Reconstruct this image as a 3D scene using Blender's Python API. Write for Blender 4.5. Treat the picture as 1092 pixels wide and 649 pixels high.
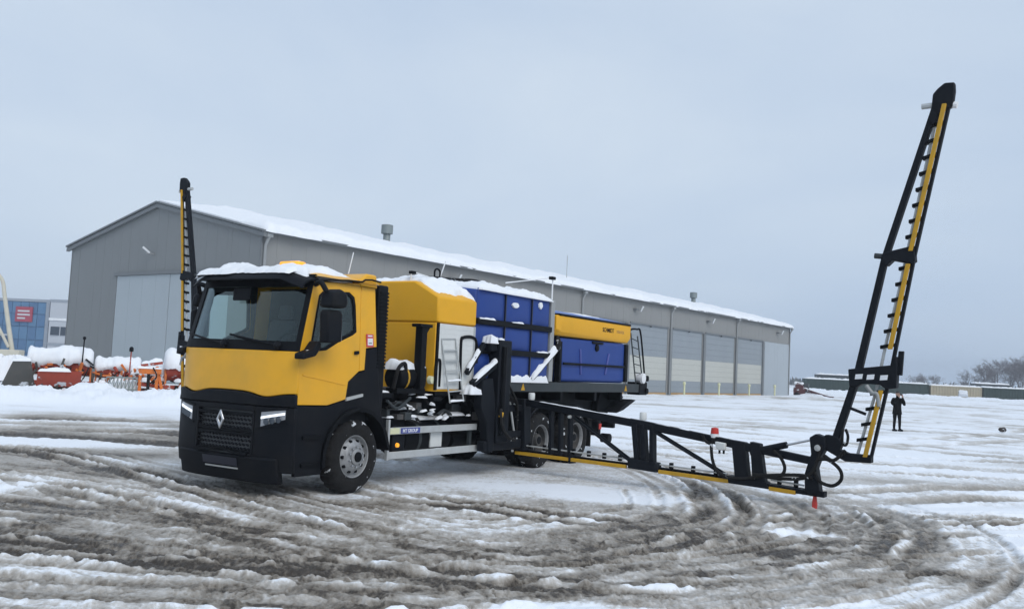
import bpy, bmesh, math, random
import numpy as np
from mathutils import Vector, Matrix, noise as mnoise
R = math.radians
random.seed(7)
for o in list(bpy.data.objects): bpy.data.objects.remove(o)
SC = bpy.context.scene
COL = SC.collection

# ---------------------------------------------------------------- camera
F_PX, IMG_W = 960.0, 1092.0
EYE = 1.85
pitch, roll = math.atan(67.5 / F_PX), R(2.7)
fwd = Vector((0, math.cos(pitch), math.sin(pitch)))
rt0 = Vector((1, 0, 0)); up0 = rt0.cross(fwd)
rt = rt0 * math.cos(roll) + up0 * math.sin(roll)
up = up0 * math.cos(roll) - rt0 * math.sin(roll)
cd = bpy.data.cameras.new('camera'); cam = bpy.data.objects.new('camera', cd); COL.objects.link(cam)
m = Matrix((rt, up, -fwd)).transposed().to_4x4(); m.translation = Vector((0, 0, EYE)); cam.matrix_world = m
cd.sensor_width = 36.0; cd.lens = F_PX / IMG_W * 36.0; cd.clip_start = 0.1; cd.clip_end = 12000
SC.camera = cam

# ---------------------------------------------------------------- sky (overcast) and a weak, very soft sun
SUN_EL, SUN_AZ = R(42), R(145)            # azimuth from +Y clockwise
w = bpy.data.worlds.new('World'); SC.world = w; w.use_nodes = True
nt = w.node_tree; nt.nodes.clear()
def wn(t, **k):
    n = nt.nodes.new(t)
    for a, b in k.items(): setattr(n, a, b)
    return n
out = wn('ShaderNodeOutputWorld'); bg = wn('ShaderNodeBackground'); bg.inputs['Strength'].default_value = 0.10
sky = wn('ShaderNodeTexSky', sky_type='NISHITA', sun_disc=False, sun_elevation=SUN_EL, sun_rotation=SUN_AZ, dust_density=3.0, air_density=1.0, ozone_density=2.0)
tc = wn('ShaderNodeTexCoord'); mp = wn('ShaderNodeMapping'); mp.inputs['Scale'].default_value = (0.9, 0.9, 2.6); mp.inputs['Location'].default_value = (0.35, 0.1, 0.0)
nz = wn('ShaderNodeTexNoise'); nz.inputs['Scale'].default_value = 1.5; nz.inputs['Detail'].default_value = 5; nz.inputs['Roughness'].default_value = 0.5; nz.inputs['Distortion'].default_value = 0.4
rp = wn('ShaderNodeValToRGB'); e = rp.color_ramp.elements
e[0].position = 0.30; e[0].color = (0.495, 0.625, 0.820, 1); e[1].position = 0.72; e[1].color = (0.680, 0.785, 0.910, 1)
mul = wn('ShaderNodeVectorMath', operation='SCALE'); mul.inputs['Scale'].default_value = 10.0
mix = wn('ShaderNodeMix', data_type='RGBA'); mix.inputs['Factor'].default_value = 0.90
nt.links.new(tc.outputs['Generated'], mp.inputs['Vector']); nt.links.new(mp.outputs[0], nz.inputs['Vector'])
nt.links.new(nz.outputs['Fac'], rp.inputs['Fac']); nt.links.new(rp.outputs['Color'], mul.inputs[0])
nt.links.new(sky.outputs['Color'], mix.inputs[6]); nt.links.new(mul.outputs[0], mix.inputs[7])
nt.links.new(mix.outputs[2], bg.inputs['Color']); nt.links.new(bg.outputs[0], out.inputs['Surface'])
sd = bpy.data.lights.new('sun', 'SUN'); sd.energy = 1.45; sd.angle = R(35); sd.color = (1.0, 0.97, 0.93)
so = bpy.data.objects.new('sun', sd); COL.objects.link(so)
sv = Vector((math.sin(SUN_AZ) * math.cos(SUN_EL), math.cos(SUN_AZ) * math.cos(SUN_EL), math.sin(SUN_EL)))
so.rotation_euler = sv.to_track_quat('Z', 'Y').to_euler(); so.location = (0, 0, 40)
VS = SC.view_settings; VS.view_transform = 'Standard'; VS.look = 'None'; VS.gamma = 1; VS.use_curve_mapping = False; VS.exposure = 0.0
SC.render.engine = 'CYCLES'

# ---------------------------------------------------------------- materials
def lin(r, g, b):
    f = lambda c: (c / 255) / 12.92 if c <= 10 else (((c / 255) + .055) / 1.055) ** 2.4
    return (f(r), f(g), f(b), 1)
MATS = {}
def mat(name, col, rough=.5, metal=0., dirt=0., dcol=(.22, .20, .18, 1), dscale=3., bump=0., bscale=30., spec=.5, coat=0., emit=None, estr=0., snow=0., snowscale=6.):
    mt = bpy.data.materials.new(name); mt.use_nodes = True; n = mt.node_tree; b = n.nodes['Principled BSDF']
    b.inputs['Roughness'].default_value = rough; b.inputs['Metallic'].default_value = metal
    b.inputs['Specular IOR Level'].default_value = spec; b.inputs['Coat Weight'].default_value = coat
    b.inputs['Base Color'].default_value = col
    tcn = n.nodes.new('ShaderNodeTexCoord')
    last = None
    if dirt > 0:
        z = n.nodes.new('ShaderNodeTexNoise'); z.inputs['Scale'].default_value = dscale; z.inputs['Detail'].default_value = 8; z.inputs['Roughness'].default_value = .65
        n.links.new(tcn.outputs['Object'], z.inputs['Vector'])
        mr = n.nodes.new('ShaderNodeMapRange'); mr.inputs['From Min'].default_value = .42; mr.inputs['From Max'].default_value = .75; mr.inputs['To Max'].default_value = dirt
        n.links.new(z.outputs['Fac'], mr.inputs['Value'])
        mx = n.nodes.new('ShaderNodeMix'); mx.data_type = 'RGBA'; mx.inputs[6].default_value = col; mx.inputs[7].default_value = dcol
        n.links.new(mr.outputs[0], mx.inputs['Factor']); last = mx.outputs[2]
        rr = n.nodes.new('ShaderNodeMapRange'); rr.inputs['To Min'].default_value = rough; rr.inputs['To Max'].default_value = min(1, rough + .35)
        n.links.new(z.outputs['Fac'], rr.inputs['Value']); n.links.new(rr.outputs[0], b.inputs['Roughness'])
    if snow > 0:
        z2 = n.nodes.new('ShaderNodeTexNoise'); z2.inputs['Scale'].default_value = snowscale; z2.inputs['Detail'].default_value = 5
        n.links.new(tcn.outputs['Object'], z2.inputs['Vector'])
        m2 = n.nodes.new('ShaderNodeMapRange'); m2.inputs['From Min'].default_value = 1 - snow; m2.inputs['From Max'].default_value = 1.03 - snow
        n.links.new(z2.outputs['Fac'], m2.inputs['Value'])
        mx2 = n.nodes.new('ShaderNodeMix'); mx2.data_type = 'RGBA'; mx2.inputs[6].default_value = col; mx2.inputs[7].default_value = (.6, .63, .66, 1)
        if last: n.links.new(last, mx2.inputs[6])
        n.links.new(m2.outputs[0], mx2.inputs['Factor']); last = mx2.outputs[2]
    if last: n.links.new(last, b.inputs['Base Color'])
    if bump > 0:
        z3 = n.nodes.new('ShaderNodeTexNoise'); z3.inputs['Scale'].default_value = bscale; z3.inputs['Detail'].default_value = 6
        n.links.new(tcn.outputs['Object'], z3.inputs['Vector'])
        bp = n.nodes.new('ShaderNodeBump'); bp.inputs['Strength'].default_value = bump; bp.inputs['Distance'].default_value = .03
        n.links.new(z3.outputs['Fac'], bp.inputs['Height']); n.links.new(bp.outputs[0], b.inputs['Normal'])
    if emit: b.inputs['Emission Color'].default_value = emit; b.inputs['Emission Strength'].default_value = estr
    MATS[name] = mt; return mt
mat('yellow', (.82, .41, .004, 1), .34, dirt=.30, dcol=(.36, .24, .06, 1), dscale=1.7, bump=.02, bscale=5, coat=.25)
mat('yellow_tank', (.80, .40, .005, 1), .42, dirt=.18, dcol=(.36, .24, .06, 1), dscale=1.3, bump=.03, bscale=4)
mat('yellow_bar', (.55, .30, .008, 1), .5, dirt=.5, dcol=(.22, .16, .05, 1), dscale=4)
mat('blue', (.008, .043, .235, 1), .42, dirt=.28, dcol=(.035, .065, .2, 1), dscale=1.6, bump=.04, bscale=5)
mat('tarp', (.10, .17, .42, 1), .6, dirt=.5, dcol=(.5, .55, .64, 1), dscale=1.5, bump=.2, bscale=6)
mat('black', (.004, .005, .007, 1), .40, dirt=.35, dcol=(.012, .013, .014, 1), dscale=4, spec=.12)
mat('black_plastic', (.005, .0065, .010, 1), .42, dirt=.5, dcol=(.022, .0215, .0205, 1), dscale=2.2, bump=.05, bscale=60, spec=.14)
mat('black_boom', (.006, .008, .012, 1), .40, dirt=.4, dcol=(.016, .018, .021, 1), dscale=5, spec=.15)
mat('dark_frame', (.022, .030, .034, 1), .5, dirt=.4, dcol=(.09, .09, .09, 1), dscale=3)
mat('rubber', (.008, .008, .009, 1), .75, spec=.3, dirt=.6, dcol=(.03, .029, .027, 1), dscale=7, bump=.3, bscale=40, snow=.36, snowscale=9)
mat('rim', (.36, .37, .38, 1), .45, metal=.5, dirt=.6, dcol=(.14, .13, .12, 1), dscale=9)
mat('steel_plain', (.045, .046, .048, 1), .6, dirt=.5)
mat('alu', (.50, .52, .52, 1), .42, metal=.35, dirt=.4, dcol=(.3, .29, .27, 1), dscale=4)
mat('shutter', (.66, .675, .66, 1), .45, dirt=.25, dcol=(.36, .36, .35, 1), dscale=2)
mat('chrome', (.55, .56, .58, 1), .3, metal=.9)
mat('lens', (.26, .275, .30, 1), .12, metal=.0, coat=1)
mat('led', (.9, .93, .97, 1), .3, emit=(.9, .95, 1, 1), estr=.75)
mat('amber', (.9, .33, .02, 1), .3, emit=(1, .42, .03, 1), estr=.7)
mat('red', (.55, .03, .02, 1), .4, dirt=.3)
mat('red_sign', (.55, .05, .07, 1), .5)
mat('sign_red_dull', (.36, .06, .09, 1), .5)
mat('white', (.78, .79, .80, 1), .5, dirt=.2, dcol=(.5, .5, .5, 1))
mat('white_sheet', (.55, .56, .57, 1), .5)
mat('plate_blue', (.06, .08, .30, 1), .5)
mat('plate_dark', (.012, .015, .03, 1), .4)
mat('logo_green', (.42, .45, .06, 1), .5)
mat('seat', (.035, .037, .042, 1), .8)
mat('orange', (.66, .17, .025, 1), .5, dirt=.55, dcol=(.30, .10, .05, 1), dscale=3, snow=.40, snowscale=3.5)
mat('orange_red', (.36, .055, .03, 1), .55, dirt=.6, dcol=(.22, .06, .04, 1), dscale=3, snow=.42, snowscale=3)
mat('steel_dark', (.075, .075, .07, 1), .6, dirt=.5, dcol=(.14, .12, .10, 1), dscale=3, snow=.38, snowscale=3)
mat('mesh_steel', (.22, .25, .24, 1), .6, dirt=.4, snow=.34)
mat('rust_red', (.10, .03, .03, 1), .6, dirt=.6, dcol=(.06, .035, .035, 1), snow=.42, snowscale=1.5)
mat('beige', (.56, .53, .44, 1), .6, dirt=.3, dcol=(.36, .34, .29, 1))
mat('hall_gable', (.195, .204, .204, 1), .5, dirt=.18, dcol=(.225, .235, .24, 1), dscale=.35)
mat('hall_side', (.235, .236, .228, 1), .5, dirt=.25, dcol=(.285, .285, .275, 1), dscale=.35)
mat('hall_low', (.37, .41, .44, 1), .5, dirt=.2, dcol=(.32, .35, .37, 1), dscale=.5)
mat('hall_core', (.10, .105, .11, 1), .7)
mat('hall_joint', (.15, .158, .162, 1), .7)
mat('hall_trim', (.155, .165, .17, 1), .5)
mat('hall_door', (.37, .41, .43, 1), .5, dirt=.15, dcol=(.29, .33, .35, 1), dscale=.5)
mat('door_grey', (.255, .285, .31, 1), .5, dirt=.15, dcol=(.19, .21, .235, 1), dscale=.6)
mat('door_cream', (.47, .475, .435, 1), .5, dirt=.2, dcol=(.42, .42, .38, 1), dscale=.6)
mat('wood_base', (.42, .27, .12, 1), .8, dirt=.3)
mat('pipe_grey', (.30, .31, .31, 1), .5)
mat('lamp_housing', (.62, .64, .65, 1), .4)
mat('vent_metal', (.20, .23, .23, 1), .5, metal=.2)
mat('bollard_y', (.66, .66, .42, 1), .6, dirt=.3, dcol=(.6, .6, .5, 1))
mat('office_blue', (.085, .17, .30, 1), .25, dirt=.5, dcol=(.05, .10, .17, 1), dscale=.25)
mat('office_blue2', (.10, .20, .33, 1), .2, dirt=.3, dcol=(.06, .13, .23, 1), dscale=.2)
mat('office_white', (.47, .49, .52, 1), .6)
mat('office_grey', (.30, .33, .37, 1), .6)
mat('win_dark', (.05, .065, .085, 1), .15)
mat('cont_green', (.022, .042, .035, 1), .6, dirt=.4, dcol=(.04, .06, .052, 1), dscale=.6)
mat('cont_beige', (.40, .35, .25, 1), .6, dirt=.4, dcol=(.30, .25, .18, 1), dscale=.6)
mat('cont_dark', (.06, .07, .075, 1), .6)
mat('bark', (.12, .105, .10, 1), .9)
mat('twig', (.155, .142, .145, 1), .9)
mat('far_wood', (.12, .125, .13, 1), .95, dirt=.5, dcol=(.17, .17, .175, 1), dscale=.15)
mat('coat_black', (.004, .004, .005, 1), .8, spec=.1)
mat('skin', (.45, .28, .21, 1), .6)
mat('hair', (.02, .015, .012, 1), .7)
mat('car_white', (.6, .62, .65, 1), .4, snow=.5, snowscale=2)
mat('brown_clod', (.045, .035, .03, 1), .9, bump=.5, bscale=20, snow=.4, snowscale=12)

def snow_mat():
    mt = bpy.data.materials.new('snow'); mt.use_nodes = True; n = mt.node_tree; b = n.nodes['Principled BSDF']
    b.inputs['Roughness'].default_value = .7; b.inputs['Specular IOR Level'].default_value = .3
    t = n.nodes.new('ShaderNodeTexCoord'); z = n.nodes.new('ShaderNodeTexNoise'); z.inputs['Scale'].default_value = 5; z.inputs['Detail'].default_value = 8
    n.links.new(t.outputs['Object'], z.inputs['Vector'])
    r = n.nodes.new('ShaderNodeValToRGB'); r.color_ramp.elements[0].color = (.74, .77, .81, 1); r.color_ramp.elements[1].color = (.88, .89, .90, 1)
    n.links.new(z.outputs['Fac'], r.inputs['Fac']); n.links.new(r.outputs['Color'], b.inputs['Base Color'])
    bp = n.nodes.new('ShaderNodeBump'); bp.inputs['Strength'].default_value = .35; bp.inputs['Distance'].default_value = .04
    n.links.new(z.outputs['Fac'], bp.inputs['Height']); n.links.new(bp.outputs[0], b.inputs['Normal'])
    MATS['snow'] = mt
snow_mat()
def glass_mat(name, tint, gl):
    mt = bpy.data.materials.new(name); mt.use_nodes = True; n = mt.node_tree; n.nodes.clear()
    o = n.nodes.new('ShaderNodeOutputMaterial'); tr = n.nodes.new('ShaderNodeBsdfTransparent'); g = n.nodes.new('ShaderNodeBsdfGlossy'); mx = n.nodes.new('ShaderNodeMixShader')
    tr.inputs['Color'].default_value = tint; g.inputs['Roughness'].default_value = .03; g.inputs['Color'].default_value = (.9, 1, 1, 1)
    lw = n.nodes.new('ShaderNodeLayerWeight'); lw.inputs['Blend'].default_value = .5; fr = n.nodes.new('ShaderNodeMath'); fr.operation = 'POWER'; fr.inputs[1].default_value = 4.0; n.links.new(lw.outputs['Facing'], fr.inputs[0])
    ad = n.nodes.new('ShaderNodeMath'); ad.operation = 'ADD'; ad.inputs[1].default_value = gl
    n.links.new(fr.outputs[0], ad.inputs[0]); n.links.new(ad.outputs[0], mx.inputs['Fac']); n.links.new(tr.outputs[0], mx.inputs[1]); n.links.new(g.outputs[0], mx.inputs[2]); n.links.new(mx.outputs[0], o.inputs['Surface'])
    MATS[name] = mt
glass_mat('glass', (.90, .96, .95, 1), .035)

# ---------------------------------------------------------------- mesh helpers
class MB:
    def __init__(s): s.v = []; s.f = []
    def add(s, vs, fs):
        b = len(s.v); s.v += [tuple(v) for v in vs]; s.f += [tuple(i + b for i in f) for f in fs]; return s
    def box(s, lo, hi):
        (a, b, c), (d, e_, f) = lo, hi
        vs = [(a, b, c), (d, b, c), (d, e_, c), (a, e_, c), (a, b, f), (d, b, f), (d, e_, f), (a, e_, f)]
        return s.add(vs, [(3, 2, 1, 0), (4, 5, 6, 7), (0, 1, 5, 4), (1, 2, 6, 5), (2, 3, 7, 6), (3, 0, 4, 7)])
    def bar(s, p0, p1, wd, ht, upv=(0, 0, 1)):
        p0 = Vector(p0); p1 = Vector(p1); d = (p1 - p0).normalized(); u = Vector(upv)
        if abs(d.dot(u)) > .98: u = Vector((1, 0, 0))
        a = d.cross(u).normalized() * wd / 2; b = a.cross(d).normalized() * ht / 2
        vs = [p0 - a - b, p0 + a - b, p0 + a + b, p0 - a + b, p1 - a - b, p1 + a - b, p1 + a + b, p1 - a + b]
        return s.add(vs, [(0, 1, 2, 3), (7, 6, 5, 4), (0, 4, 5, 1), (1, 5, 6, 2), (2, 6, 7, 3), (3, 7, 4, 0)])
    def tube(s, pts, r, n=8, smoothpath=0):
        pts = [Vector(p) for p in pts]
        if smoothpath: pts = crom(pts, smoothpath)
        rs = r if isinstance(r, (list, tuple)) else [r] * len(pts)
        if len(rs) != len(pts): rs = [rs[0] + (rs[-1] - rs[0]) * i / (len(pts) - 1) for i in range(len(pts))]
        vs = []; prev = None
        for i, p in enumerate(pts):
            d = (pts[min(i + 1, len(pts) - 1)] - pts[max(i - 1, 0)]).normalized()
            if prev is None:
                u = Vector((0, 0, 1)) if abs(d.z) < .9 else Vector((1, 0, 0)); a = d.cross(u).normalized()
            else:
                a = (prev - d * prev.dot(d)).normalized()
            prev = a; b = d.cross(a)
            for k in range(n):
                t = 2 * math.pi * k / n; vs.append(p + (a * math.cos(t) + b * math.sin(t)) * rs[i])
        fs = []
        for i in range(len(pts) - 1):
            for k in range(n):
                fs.append((i * n + k, i * n + (k + 1) % n, (i + 1) * n + (k + 1) % n, (i + 1) * n + k))
        fs.append(tuple(range(n - 1, -1, -1))); fs.append(tuple(range((len(pts) - 1) * n, len(pts) * n)))
        return s.add(vs, fs)
    def lathe(s, prof, c, axis='y', n=48, cap=False):
        """prof: (radius, height along axis)"""
        vs = []; fs = []; c = Vector(c)
        for r, h in prof:
            for k in range(n):
                t = 2 * math.pi * k / n; a, b = r * math.cos(t), r * math.sin(t)
                vs.append(c + (Vector((a, h, b)) if axis == 'y' else Vector((h, a, b)) if axis == 'x' else Vector((a, b, h))))
        for i in range(len(prof) - 1):
            for k in range(n):
                fs.append((i * n + k, i * n + (k + 1) % n, (i + 1) * n + (k + 1) % n, (i + 1) * n + k))
        if cap: fs.append(tuple(range(n))); fs.append(tuple(range((len(prof) - 1) * n, len(prof) * n)))
        return s.add(vs, fs)
    def prism(s, poly, fn, lo, hi):
        """poly 2d, fn(a,b,c)->xyz"""
        n = len(poly); vs = [fn(a, b, lo) for a, b in poly] + [fn(a, b, hi) for a, b in poly]
        fs = [tuple(range(n - 1, -1, -1)), tuple(range(n, 2 * n))] + [(i, (i + 1) % n, n + (i + 1) % n, n + i) for i in range(n)]
        return s.add(vs, fs)
    def plate(s, outer, holes, fn, lo, hi):
        bm = bmesh.new(); edges = []; loops = []
        for lp in [outer] + holes:
            vs = [bm.verts.new((a, b, 0)) for a, b in lp]; loops.append(vs)
            for i in range(len(vs)): edges.append(bm.edges.new((vs[i], vs[(i + 1) % len(vs)])))
        bmesh.ops.triangle_fill(bm, edges=edges, use_beauty=True, use_dissolve=False)
        bm.verts.index_update()
        V = [(v.co.x, v.co.y) for v in bm.verts]; T = [tuple(v.index for v in f.verts) for f in bm.faces]; n = len(V)
        vs = [fn(a, b, lo) for a, b in V] + [fn(a, b, hi) for a, b in V]
        fs = [t[::-1] for t in T] + [tuple(i + n for i in t) for t in T]
        for lp in loops:
            ii = [v.index for v in lp]
            for i in range(len(ii)): fs.append((ii[i], ii[(i + 1) % len(ii)], n + ii[(i + 1) % len(ii)], n + ii[i]))
        bm.free(); return s.add(vs, fs)
    def grid(s, P, closed=False):
        """P[i][j] points"""
        nr, nc = len(P), len(P[0]); vs = [p for r in P for p in r]
        return s.add(vs, [(i * nc + j, i * nc + j + 1, (i + 1) * nc + j + 1, (i + 1) * nc + j) for i in range(nr - 1) for j in range(nc - 1)])
    def build(s, name, mt, parent=None, smooth=None, bevel=0., seg=2):
        me = bpy.data.meshes.new(name); me.from_pydata(s.v, [], s.f)
        bm = bmesh.new(); bm.from_mesh(me); bmesh.ops.recalc_face_normals(bm, faces=bm.faces); bm.to_mesh(me); bm.free()
        me.materials.append(MATS[mt])
        o = bpy.data.objects.new(name, me); COL.objects.link(o)
        if smooth is not None:
            for p in me.polygons: p.use_smooth = True
            me.set_sharp_from_angle(angle=R(smooth))
        if bevel:
            md = o.modifiers.new('bevel', 'BEVEL'); md.width = bevel; md.segments = seg; md.limit_method = 'ANGLE'; md.angle_limit = R(35)
            if smooth is None:
                for p in me.polygons: p.use_smooth = True
                me.set_sharp_from_angle(angle=R(40))
        if parent: o.parent = parent
        return o
def crom(pts, k):
    P = [Vector(p) for p in pts]; P = [P[0] * 2 - P[1]] + P + [P[-1] * 2 - P[-2]]; o = []
    for i in range(1, len(P) - 2):
        for j in range(k):
            t = j / k; a, b, c, d = P[i - 1], P[i], P[i + 1], P[i + 2]
            o.append(.5 * ((2 * b) + (c - a) * t + (2 * a - 5 * b + 4 * c - d) * t * t + (3 * b - a - 3 * c + d) * t ** 3))
    return o + [P[-2]]
def empty(name, loc, rz=0.):
    o = bpy.data.objects.new(name, None); COL.objects.link(o); o.location = loc; o.rotation_euler = (0, 0, rz); o.empty_display_size = .3; return o
def tag(o, label, cat, group=None):
    o['label'] = label; o['category'] = cat
    if group: o['group'] = group
    return o
def kind(o, k): o['kind'] = k; return o
def nz1(x, y, z=0.): return mnoise.fractal(Vector((x, y, z)), 1.0, 2.0, 4)
XZ = lambda a, b, c: (a, c, b)      # polygon in x,z extruded along y
YZ = lambda a, b, c: (c, a, b)      # polygon in y,z extruded along x
XY = lambda a, b, c: (a, b, c)
def snow_patch(x0, x1, y0, y1, zf, th, seed=0, nx=40, ny=16, edge=.12, jit=.05, drop=.03):
    """lumpy snow lying on a surface z = zf(x, y)"""
    P = []
    for i in range(nx + 1):
        row = []
        for j in range(ny + 1):
            a, b = i / nx, j / ny
            jx = jit * nz1(b * 4 + seed, seed * 3.1) * (1 if a < .5 else -1) * (abs(a - .5) * 2) ** 3
            jy = jit * nz1(a * 2.2 * (x1 - x0) + seed, seed * 1.7 + 9) * (abs(b - .5) * 2) ** 3
            x = x0 + (x1 - x0) * a + jx; y = y0 + (y1 - y0) * b + jy
            ed = min(a * (x1 - x0), (1 - a) * (x1 - x0), b * (y1 - y0), (1 - b) * (y1 - y0)) / edge
            ed = max(0., min(1., ed)); prof = math.sqrt(max(0., 1 - (1 - ed) ** 2))
            h = th * (.75 + .7 * nz1(x * 1.7 + seed, y * 1.7, seed)) + .25 * th * nz1(x * 7, y * 7, seed)
            row.append((x, y, zf(x, y) - drop + (max(.0, h) + drop) * prof))
        P.append(row)
    mb = MB(); mb.grid(P)
    n0 = len(mb.v); nc = ny + 1
    ring = [(i, 0) for i in range(nx)] + [(nx, j) for j in range(ny)] + [(i, ny) for i in range(nx, 0, -1)] + [(0, j) for j in range(ny, 0, -1)]
    base = [(P[i][j][0], P[i][j][1], P[i][j][2] - .02) for i, j in ring]
    mb.v += base; k = len(ring)
    for q in range(k):
        i, j = ring[q]; i2, j2 = ring[(q + 1) % k]; mb.f.append((i * nc + j, i2 * nc + j2, n0 + (q + 1) % k, n0 + q))
    mb.f.append(tuple(n0 + q for q in range(k)))
    return mb
def snow_bar(p0, p1, wd, th, seed=0, n=16):
    """snow lying on an inclined bar"""
    p0 = Vector(p0); p1 = Vector(p1); d = p1 - p0; a = d.cross(Vector((0, 0, 1))).normalized(); u = Vector((0, 0, 1)); P = []
    for i in range(n + 1):
        t = i / n; e_ = min(1, min(t, 1 - t) * 9); sc = math.sqrt(max(.02, 1 - (1 - e_) ** 2)) * (.8 + .7 * nz1(t * d.length * 3 + seed, seed * 2.3))
        row = []
        for k in range(8):
            q = math.pi * k / 7; row.append(p0 + d * t + a * math.cos(q) * wd / 2 * (.85 + .15 * sc) + u * (math.sin(q) * th * max(.1, sc) - .012))
        P.append(row)
    mb = MB(); mb.grid(P); nc = 8
    mb.f += [(i * nc, (i + 1) * nc, (i + 1) * nc + 7, i * nc + 7) for i in range(n)] + [tuple(range(8)), tuple(n * nc + k for k in range(8))]
    return mb
def text_mesh(name, txt, size, mt, parent, fn, depth=.004, bold=True, align='LEFT', sx=1.0):
    cu = bpy.data.curves.new(name, 'FONT'); cu.body = txt; cu.size = size; cu.extrude = depth; cu.align_x = align; cu.offset = .012 * size if bold else 0
    t = bpy.data.objects.new(name, cu); COL.objects.link(t); bpy.context.view_layer.update()
    me = bpy.data.meshes.new_from_object(t.evaluated_get(bpy.context.evaluated_depsgraph_get())); bpy.data.objects.remove(t)
    for v in me.vertices: v.co = Vector(fn(v.co.x * sx, v.co.y, v.co.z))
    me.materials.clear(); me.materials.append(MATS[mt]); o = bpy.data.objects.new(name, me); COL.objects.link(o); o.parent = parent; return o

# ================================================================ GROUND
def hash2(ix, iy, seed):
    h = (ix.astype(np.int64) * 374761393 + iy.astype(np.int64) * 668265263 + seed * 1442695041) & 0x7fffffff
    h = ((h ^ (h >> 13)) * 1274126177) & 0x7fffffff
    return ((h ^ (h >> 16)) & 0xffff) / 65535.0
def vn(x, y, seed):
    ix = np.floor(x); iy = np.floor(y); fx = x - ix; fy = y - iy
    fx = fx * fx * fx * (fx * (fx * 6 - 15) + 10); fy = fy * fy * fy * (fy * (fy * 6 - 15) + 10)
    a = hash2(ix, iy, seed); b = hash2(ix + 1, iy, seed); c = hash2(ix, iy + 1, seed); d = hash2(ix + 1, iy + 1, seed)
    return (a + (b - a) * fx) * (1 - fy) + (c + (d - c) * fx) * fy
def fbm(x, y, seed, oc=4, g=.5):
    s = 0; a = 1; t = 0
    for i in range(oc):
        c_, s_ = math.cos(.7 * i + .3), math.sin(.7 * i + .3)
        s = s + a * vn((x * c_ - y * s_) * 2 ** i, (x * s_ + y * c_) * 2 ** i, seed + i * 17); t += a; a *= g
    return s / t
TRACKS = [  # wheel tracks: points, half width, depth, dirtiness, extra parallel offsets
    ([(-5.1, 8.2), (-3.5, 8.0), (-2.2, 7.8), (-1.1, 8.0), (.1, 8.7), (1.2, 9.5), (2.9, 10.6), (4.8, 11.9), (7.3, 12.7), (12, 14)], .13, .085, .95, (0, .36, .68)),
    ([(-6.6, 7.3), (-4.6, 7.2), (-2.8, 7.2), (-1.3, 7.2), (-.2, 7.6), (.9, 8.4), (2.1, 9.2), (3.3, 9.9), (4.4, 10.1)], .14, .08, 1.0, (0, -.40)),
    ([(-10.7, 16.8), (-7.3, 14.9), (-4.2, 12.1), (-2.1, 10.2), (-.7, 9.1), (.4, 8.8), (1.5, 9.5), (2.6, 10.8), (3.3, 12.5), (3.6, 15.1), (3.3, 18), (2.3, 19.8)], .15, .11, .95, (0, .40)),
    ([(-8.3, 13.1), (-5.7, 12), (-3.6, 10.5), (-1.9, 9.1), (-.7, 8.3), (.6, 8.1), (2.1, 8.3), (3.5, 9.2), (4.5, 10.7), (5.2, 12.3), (5.2, 13.8), (4.9, 15.2), (4.0, 17.5)], .15, .105, .9, (0, -.40)),
    ([(-3.2, 14.2), (-1.6, 12.6), (-.2, 11.6), (1, 11), (2, 10.7), (2.8, 10.4), (4, 10.6), (6, 11.6)], .18, .06, .8, (0, .5)),
    ([(-5, 9.2), (-3.6, 8.8), (-2, 8.3), (-.6, 7.7), (.5, 7.4), (1.7, 7.5), (3.1, 8.1), (4.2, 9.2), (5, 10.5), (5.5, 12.2), (5.5, 13.8)], .17, .06, .7, (0,)),
    ([(-7.5, 10.6), (-6.3, 9.9), (-4.8, 9.6), (-3.2, 9.2), (-1.9, 8.7), (-.4, 9.2), (1, 9.9), (2.6, 11.6)], .2, .06, .85, (0, .5)),
    ([(-9, 12), (-6.5, 10.9), (-4.5, 10.4), (-2.6, 9.8), (-1.2, 9.9), (.6, 10.3), (2.6, 11.9), (3.0, 14.5)], .18, .055, .8, (0,)),
    ([(2.3, 22.1), (4.7, 20.5), (7.4, 19.7), (10.9, 19.1), (15, 19)], .3, .06, .7, (0, 1.9)),
    ([(1.5, 24.5), (5, 23.5), (9, 22), (13, 21.5), (18, 22)], .3, .05, .6, (0, 2.0)),
    ([(3.5, 17), (4.5, 14.2), (6.2, 14.6), (9, 15.8), (14, 17)], .3, .05, .7, (0, 1.2)),
    ([(5.2, 33.8), (8.3, 31), (10.6, 28.4), (14.2, 24.9), (20, 21)], .35, .05, .6, (0, 2)),
    ([(-12, 21.5), (-10.4, 21.9), (-8.1, 22.5), (-4, 23)], .5, .05, .8, (0, 1.6, -2.0)),
    ([(-14, 18), (-10, 18.6), (-6, 18), (-3, 16)], .4, .05, .7, (0, 1.8)),
    ([(8, 42), (14.5, 41), (20, 33), (26, 28)], .4, .05, .55, (0, 2, 4.5)),
    ([(10, 56), (17, 55), (24, 46), (32, 34)], .45, .05, .5, (0, 2, 5)),
    ([(9, 70), (20, 72), (30, 66), (42, 50)], .5, .05, .5, (0, 2.2)),
    ([(14, 84), (26, 92), (40, 96), (60, 80)], .6, .05, .45, (0, 2.2, 6)),
    ([(6, 38), (16, 30), (24, 27), (34, 26)], .4, .05, .5, (0, 2)),
    ([(2, 27), (8, 26.5), (14, 29.5), (22, 37), (30, 47)], .35, .05, .55, (0, 1.9)),
]
_rt = random.Random(12)
for _p, _hw, _d, _di, _o in TRACKS[:8]:
    for _k in range(4): TRACKS.append((_p, _rt.uniform(.05, .10), _rt.uniform(.015, .035), _rt.uniform(.3, .55), (_rt.choice((-1, 1)) * _rt.uniform(.2, 1.6),)))
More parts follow.
